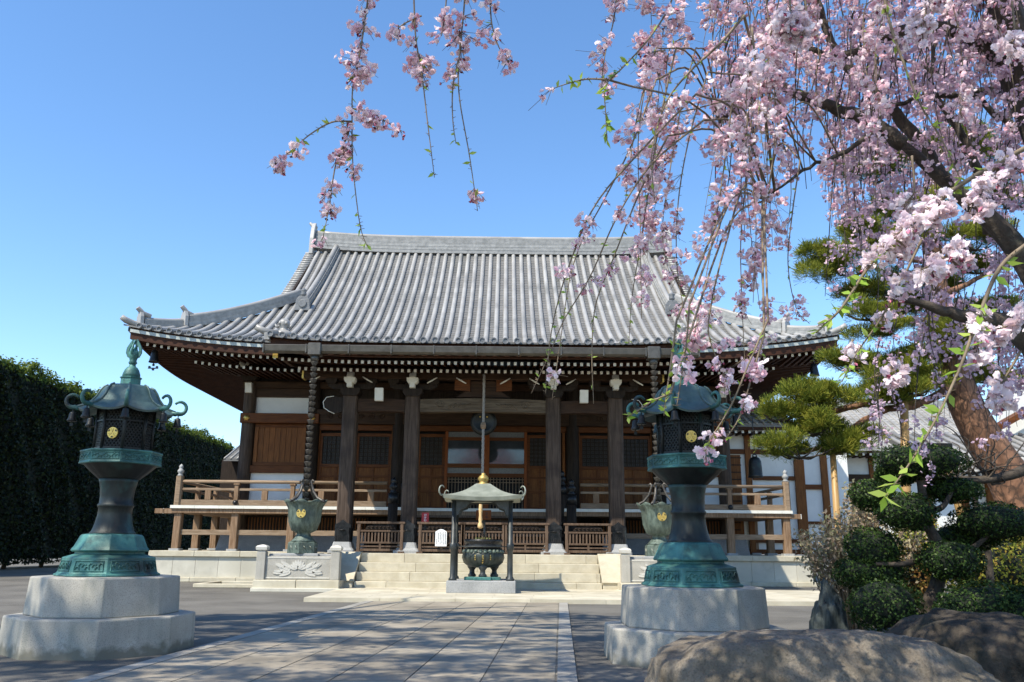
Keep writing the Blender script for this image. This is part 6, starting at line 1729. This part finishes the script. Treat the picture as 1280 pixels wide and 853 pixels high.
def flowers(C, R_, rng, layers=2, down=.35):
    n = len(C); N_ = unit(n, rng); N_[:, 2] -= down; N_ /= np.linalg.norm(N_, axis=1)[:, None]
    t, s = frames(N_, rng); R_ = R_ * (.78 + .4 * rng.random(n))
    cols = [C - N_ * (R_ * .35)[:, None]]
    k = 0
    for l in range(layers):
        rad = (1.0, .74, .5)[l]; hz = (.10, .42, .62)[l]; ph = rng.random(n) * 6.28
        for p in range(5):
            a = ph + p * 2 * math.pi / 5 + rng.normal(size=n) * .12
            for (da, rr, h_) in ((-.60, .84, hz * .8), (0.0, 1.0, hz * 1.0), (.60, .84, hz * .8)):
                r2 = rad * rr * R_ * (1 + rng.normal(size=n) * .09); an = a + da
                cols.append(C + t * (np.cos(an) * r2)[:, None] + s * (np.sin(an) * r2)[:, None] + N_ * (R_ * (h_ - .15 + rng.normal(size=n) * .08))[:, None])
    V = np.stack(cols, 1); m_ = V.shape[1]; base = np.arange(n)[:, None] * m_; F_ = []
    for q in range(5 * layers): F_.append(np.concatenate([base, base + 1 + q * 3, base + 2 + q * 3, base + 3 + q * 3], 1))
    return V.reshape(-1, 3), np.stack(F_, 1).reshape(-1, 4)
def buds(C, R_, rng):
    n = len(C); N_ = unit(n, rng); N_[:, 2] -= .8; N_ /= np.linalg.norm(N_, axis=1)[:, None]; t, s = frames(N_, rng); R_ = R_ * (.7 + .6 * rng.random(n)); r = R_[:, None]
    V = np.stack([C - N_ * r * 1.3, C + t * r * .8, C + s * r * .8, C - t * r * .8, C - s * r * .8, C + N_ * r * 1.2], 1)
    b_ = np.arange(n)[:, None] * 6; F_ = []
    for i in range(4):
        j = (i + 1) % 4; F_ += [np.concatenate([b_, b_ + 1 + j, b_ + 5, b_ + 1 + i], 1)]
    return V.reshape(-1, 3), np.stack(F_, 1).reshape(-1, 4)
nstr = 0
def strand(pts, spans, r0=.0045, r1=.0016, fl=.0152, pal='petals', leaves=0, nubs=True, spread=.034, lsize=.035, layers=2, lift=None, pure=False, dmul=2.0):
    """one hanging twig: pts in world, spans = [(from, to, flowers)], leaves = how many"""
    global nstr
    nstr += 1; rng = np.random.default_rng(1000 + nstr); rr = random.Random(nstr)
    s = smooth(pts, 7); n = len(s)
    m = MB(); m.tube(s, taper(n, r0, r1), 5)
    if lift is not None: 
        q = smooth([lift, (lift + s[0]) / 2 + Vector((0, 0, .25)), s[0]], 5); m.tube(q, taper(len(q), r0 * 1.5, r0), 6)
    FC, BC, LC, LD = [], [], [], []
    def pos(u):
        f = u * (n - 1); i = min(n - 2, int(f)); return s[i].lerp(s[i + 1], f - i)
    for (a, b_, cnt) in spans:
        left = int(cnt * dmul)
        while left > 0:
            u = rr.uniform(a, b_); k = min(left, rr.randint(6, 17)); left -= k
            c = pos(u) + Vector((rr.gauss(0, spread * .75), rr.gauss(0, spread * .75), -.02))
            if k > 3 and not pure:
                for q in range(3): e = c + Vector((rr.gauss(0, spread * .8), rr.gauss(0, spread * .8), rr.gauss(-.02, spread * .5))); m.tube([pos(u), e], [.0014, .0010], 3)
            for q in range(k): w_ = Vector((rr.gauss(0, 1), rr.gauss(0, 1), rr.gauss(0, 1))).normalized() * (.010 + .0047 * k ** .7) * rr.uniform(.6, 1.15); FC.append(tuple(c + w_))
            for q in range(rr.randint(0, 3)):
                e = c + Vector((rr.gauss(0, .016), rr.gauss(0, .016), rr.uniform(-.035, -.005))); BC.append(tuple(e)); m.tube([pos(u), e], [.0014, .0010], 3)
    for q in range(leaves):
        u = rr.random() ** .8; p = pos(u); d = Vector((rr.gauss(0, 1), rr.gauss(0, 1), rr.gauss(-.2, .7))).normalized(); LC.append(tuple(p + d * lsize * .45)); LD.append(tuple(d))
    if nubs:
        for q in range(int(n * .9)):
            p = pos(rr.random()); d = Vector((rr.gauss(0, 1), rr.gauss(0, 1), .2)).normalized(); m.tube([p, p + d * .016], [.0018, .001], 3)
    st_ = part('hanging_twig', m, 'twig', cherry)
    if FC:
        A = flowers(np.array(FC), np.full(len(FC), fl), rng, layers); Bs = [A]
        if BC: Bs.append(buds(np.array(BC), np.full(len(BC), .0075), rng))
        V, F_ = join(Bs); raw('blossom', V, F_, [pal, 'bud'], st_, mi=np.concatenate([np.full(len(q[1]), i, dtype=np.int32) for i, q in enumerate(Bs)]))
    if LC:
        LC = np.array(LC); LD = np.array(LD); t, b2 = frames(LD, rng); w = lsize * .22; l = lsize * .6; 
        V = np.stack([LC - LD * l, LC + t * w + b2 * w * .4, LC + LD * l, LC - t * w + b2 * w * .4], 1).reshape(-1, 3)
        raw('leaves', V, np.arange(len(V)).reshape(-1, 4), 'leaf_young', st_)
    return s
def hero(px_, Y, spans, dY=0.0, **kw):
    n = len(px_); pts = [at(x, y, Y + dY * i / max(1, n - 1)) for i, (x, y) in enumerate(px_)]
    if px_[0][1] < 0: kw['lift'] = nearest_over(pts[0])
    elif Y >= 2.9 and n >= 4 and px_[0][0] > 620:
        c = [q for l in list(limbs.values()) + [L1] for q in l if q.z > pts[0].z + .1]
        kw['lift'] = min(c, key=lambda q: (q - pts[0]).length)
    return strand(pts, spans, **kw)
# the strands over the left and the middle of the sky
hero([(466, -60), (457, 20), (448, 75), (441, 108), (440, 150), (441, 205), (447, 262), (452, 290), (459, 308)], 3.3, [(.03, .40, 95), (.52, .58, 7), (.62, .66, 6)], leaves=16)
hero([(440, 152), (415, 153), (388, 168), (362, 190), (338, 208)], 3.3, [(.62, .95, 26), (.0, .08, 5)], leaves=9, spread=.022)
hero([(440, 136), (462, 140), (482, 152), (502, 164)], 3.3, [(.05, .98, 46)], spread=.022)
hero([(438, 158), (430, 180), (420, 205), (414, 240), (411, 262), (404, 296)], 3.3, [(.02, .12, 7), (.18, .36, 14), (.52, .78, 22), (.93, 1., 3)], leaves=5, spread=.022)
hero([(516, -60), (519, 40), (527, 90), (534, 150), (539, 190), (543, 222)], 3.4, [(.15, .42, 52)], leaves=8, spread=.036)
hero([(527, 20), (505, 30), (490, 42)], 3.4, [(.2, 1., 18)], spread=.02)
hero([(583, -60), (580, 10), (574, 70), (574, 120), (586, 190), (592, 230), (597, 264)], 3.4, [(.10, .45, 80), (.75, .98, 8)], leaves=8, spread=.045)
hero([(573, 75), (566, 110), (566, 150), (570, 180)], 3.4, [(.0, .12, 6)], leaves=6)
hero([(560, -30), (556, 20), (552, 45)], 3.4, [(.2, 1., 26)], spread=.03)
hero([(612, -60), (613, 10), (617, 40), (628, 68), (641, 82)], 3.4, [(.2, .75, 34), (.85, 1., 6)], leaves=5, spread=.03)
# leafy strands left of the crown
hero([(850, -50), (838, 5), (810, 50), (778, 85), (757, 108), (757, 140), (759, 176)], 3.0, [(.10, .3, 16)], leaves=40, lsize=.04)
hero([(760, 100), (735, 99), (712, 104), (688, 112)], 3.0, [(.96, 1., 3)], leaves=12, lsize=.035)
hero([(930, 20), (900, 55), (862, 90), (832, 130), (815, 190), (818, 250)], 3.2, [(.5, .75, 22)], leaves=14, r0=.007)
hero([(772, -40), (768, 20), (756, 70), (752, 110)], 3.6, [(.15, 1., 60)], spread=.04)
# bare long twigs drawn down over the roof
for px_, Y, sp_ in (([(870, 118), (800, 190), (745, 255), (712, 330), (692, 400), (684, 460), (682, 492)], 3.8, [(.38, .44, 12), (.5, .53, 8), (.85, .9, 5)]),
                   ([(880, 150), (815, 205), (772, 270), (738, 345), (705, 400), (688, 440), (664, 492)], 3.9, [(.3, .36, 10), (.48, .54, 10)]),
                   ([(845, 60), (825, 150), (812, 230), (800, 310), (790, 372), (786, 430)], 4.2, [(.3, .5, 12), (.55, .62, 8)]),
                   ([(835, 170), (800, 240), (768, 320), (745, 380), (740, 440), (742, 505)], 4.0, [(.1, .3, 14), (.42, .46, 7)]),
                   ([(820, 100), (790, 180), (755, 250), (728, 300), (712, 350), (700, 430), (690, 500)], 4.3, [(.3, .55, 16)])):
    hero(px_, Y, sp_, leaves=22, lsize=.028, r0=.0055, spread=.03)
# core strands
for px_, Y, c in (([(885, 90), (862, 170), (848, 250), (846, 330), (858, 400), (872, 438)], 4.0, 120), ([(850, 140), (838, 210), (828, 290), (838, 350)], 4.4, 80), ([(950, 130), (934, 220), (926, 300), (928, 390), (932, 470)], 4.2, 110), ([(915, 130), (905, 210), (892, 290), (880, 360), (868, 420)], 3.8, 130), ([(975, 150), (960, 240), (952, 330), (956, 400), (950, 455)], 4.6, 90), ([(1000, 200), (990, 270), (985, 330), (995, 385), (1012, 405)], 4.4, 34), ([(820, 60), (800, 130), (788, 200), (782, 250)], 4.1, 60), ([(870, 60), (850, 130), (830, 200), (818, 262)], 4.6, 80), ([(900, 330), (890, 375), (886, 420), (905, 470), (915, 505)], 3.6, 46)):
    hero(px_, Y, [(.0, .97, c)], leaves=6, spread=.045, lsize=.03)
# twigs brushing the right lantern
hero([(960, 400), (938, 450), (915, 505), (888, 550), (882, 566)], 3.0, [(.55, .8, 8), (.92, 1., 5)], leaves=12, spread=.02, lsize=.03)
hero([(955, 420), (940, 470), (925, 520), (905, 552)], 3.1, [(.05, .4, 22), (.5, .62, 7)], leaves=6, spread=.022, lsize=.03)
hero([(846, 400), (838, 460), (832, 500), (830, 520)], 3.0, [], leaves=16, lsize=.03)
hero([(838, 492), (815, 502), (795, 515), (784, 522)], 3.0, [], leaves=16, lsize=.03)
hero([(862, 380), (858, 430), (852, 470), (846, 508)], 3.0, [(.35, .6, 16)], leaves=12, spread=.022, lsize=.03)
# close right hand sprays
NR = dict(pal='petals_near_lit', layers=3, fl=.0165)
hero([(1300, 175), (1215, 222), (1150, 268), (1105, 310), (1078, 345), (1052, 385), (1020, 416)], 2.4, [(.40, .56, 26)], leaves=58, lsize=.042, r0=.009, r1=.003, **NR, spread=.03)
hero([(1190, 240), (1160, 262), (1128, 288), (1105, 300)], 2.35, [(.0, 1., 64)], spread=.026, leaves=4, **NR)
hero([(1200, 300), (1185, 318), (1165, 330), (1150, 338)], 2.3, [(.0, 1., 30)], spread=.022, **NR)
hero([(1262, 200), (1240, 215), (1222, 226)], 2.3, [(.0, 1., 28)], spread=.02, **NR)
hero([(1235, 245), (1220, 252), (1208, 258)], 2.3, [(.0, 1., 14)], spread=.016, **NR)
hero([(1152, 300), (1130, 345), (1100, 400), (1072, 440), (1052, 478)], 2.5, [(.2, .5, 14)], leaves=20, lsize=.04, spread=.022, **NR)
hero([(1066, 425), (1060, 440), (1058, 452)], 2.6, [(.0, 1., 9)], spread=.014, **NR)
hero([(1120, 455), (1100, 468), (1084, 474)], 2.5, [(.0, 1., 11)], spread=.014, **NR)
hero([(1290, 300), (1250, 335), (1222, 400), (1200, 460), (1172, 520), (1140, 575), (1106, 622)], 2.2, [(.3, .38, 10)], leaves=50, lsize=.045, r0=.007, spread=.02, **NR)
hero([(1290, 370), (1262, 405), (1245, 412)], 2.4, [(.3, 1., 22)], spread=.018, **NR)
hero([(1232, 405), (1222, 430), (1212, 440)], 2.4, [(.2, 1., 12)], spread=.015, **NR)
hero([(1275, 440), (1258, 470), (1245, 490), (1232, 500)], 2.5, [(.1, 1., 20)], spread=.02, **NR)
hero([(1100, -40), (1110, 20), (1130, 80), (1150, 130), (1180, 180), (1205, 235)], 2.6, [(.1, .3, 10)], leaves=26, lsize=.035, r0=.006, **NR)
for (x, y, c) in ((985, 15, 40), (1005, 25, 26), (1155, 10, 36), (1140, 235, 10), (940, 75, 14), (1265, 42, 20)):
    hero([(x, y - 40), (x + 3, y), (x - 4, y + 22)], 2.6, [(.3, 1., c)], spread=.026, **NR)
# strands of the crown, scattered
rs_ = random.Random(21)
def scatter(cnt, xr, y0r, y1r, Yr, dens, pal, fl=.0182, lean=(-.18, .05), spread=.058):
    for k in range(cnt):
        x, Y = rs_.uniform(*xr), rs_.uniform(*Yr); p = at(x, rs_.uniform(*y0r), Y); q = at(x, rs_.uniform(*y1r), Y); L_ = p.z - q.z
        if L_ < .1: continue
        lx = rs_.uniform(*lean) * L_; ly = rs_.uniform(-.1, .1) * L_
        pts = [p + Vector((-lx * .8, -ly, .06)), p, p + Vector((lx * .35 + rs_.gauss(0, .03), ly * .3, -L_ * .3)), p + Vector((lx * .7 + rs_.gauss(0, .04), ly * .7, -L_ * .65)), p + Vector((lx, ly, -L_))]
        strand(pts, [(.03, .98, int(dens * L_ * rs_.uniform(.6, 1.35)))], pal=pal, fl=fl, spread=spread, leaves=3 if rs_.random() < .5 else 0, lsize=.03, nubs=False, dmul=1.8)
scatter(10, (810, 975), (-40, 120), (230, 400), (3.8, 5.4), 84, 'petals')
scatter(10, (775, 1050), (-110, 0), (70, 210), (3.4, 6.0), 96, 'petals')
scatter(13, (1000, 1290), (-110, 20), (90, 250), (3.6, 6.4), 84, 'petals')
scatter(4, (960, 1050), (60, 160), (240, 310), (4.5, 6.0), 46, 'petals')
# the farther, shaded part of the crown: one part, too many twigs to count
As = []; tw = MB(); rng = np.random.default_rng(77); FC = []
for k in range(410):
    z_ = rs_.random()
    if z_ < .36: x, y, Y = rs_.uniform(1035, 1295), rs_.uniform(20, 250), rs_.uniform(6.5, 9.5)
    elif z_ < .86: x, y, Y = 880 + 410 * rs_.random() ** .8, rs_.uniform(-90, 150), rs_.uniform(5.2, 8.0)
    else: x, y, Y = rs_.uniform(1090, 1295), rs_.uniform(280, 500), rs_.uniform(6.5, 9.0)
    p = at(x, y, Y); L_ = rs_.uniform(.35, 1.1); q = p + Vector((rs_.uniform(-.18, .04) * L_, rs_.uniform(-.1, .1), -L_))
    s = smooth([p + Vector((.06, 0, .2)), p, p.lerp(q, .5) + Vector((rs_.gauss(0, .04), 0, 0)), q], 4); tw.tube(s, taper(len(s), .007, .0025), 4)
    for j in range(int(L_ * rs_.uniform(4, 10))):
        c = s[rs_.randrange(2, len(s))]; c = c + Vector((rs_.gauss(0, .04), rs_.gauss(0, .04), 0))
        for w in range(rs_.randint(7, 15)): FC.append((c.x + rs_.gauss(0, .03), c.y + rs_.gauss(0, .03), c.z + rs_.gauss(0, .028)))
o = part('crown_twigs', tw, 'bark_cherry', cherry, kind='stuff'); o2 = raw('crown_blossom', *flowers(np.array(FC), np.full(len(FC), .019), rng), 'petals_far_shaded', cherry, kind='stuff')
# the crown overhead, out of the frame: it throws the dappled shade
As = []; FC = []
for k in range(520):
    x, y = rs_.uniform(-8.5, 5.5), rs_.uniform(.3, 10.2); z = max(5.8, 1.3 + .80 * y + .7) + rs_.random() * 1.3
    if x < -4 and y > 7.5 or y > 8.3 or (y > 6.0 and x > .3): continue
    for j in range(72 if x > -3.0 else 33): FC.append((x + rs_.gauss(0, .32), y + rs_.gauss(0, .32), z + rs_.gauss(0, .16)))
for k in range(85):
    x, y = rs_.uniform(-3.0, .3), rs_.uniform(4.6, 7.8); z = max(5.8, 1.3 + .80 * y + .7) + rs_.random() * 1.5
    for j in range(80): FC.append((x + rs_.gauss(0, .30), y + rs_.gauss(0, .30), z + rs_.gauss(0, .16)))
raw('crown_overhead', *flowers(np.array(FC), np.full(len(FC), .042), rng, 1), 'petals', cherry, kind='stuff')

# --- tufts of grass at the foot of the rocks
n = 2600; gx = RG.uniform(3.3, 6.2, n); gy = RG.uniform(4.6, 7.6, n); C = np.stack([gx, gy, np.full(n, .02)], 1)
d = np.stack([RG.normal(size=n) * .35, RG.normal(size=n) * .35, np.ones(n)], 1); d /= np.linalg.norm(d, axis=1)[:, None]; L_ = (.10 + .14 * RG.random(n))[:, None]; t, _s = frames(d)
V = np.stack([C - t * .006, C + t * .006, C + d * L_ + t * .001, C + d * L_ - t * .001], 1).reshape(-1, 3)
o = raw('ground_cover', V, np.arange(4 * n).reshape(n, 4), 'grass'); tag(o, 'dark grass growing round the boulders', 'grass', kind='stuff')
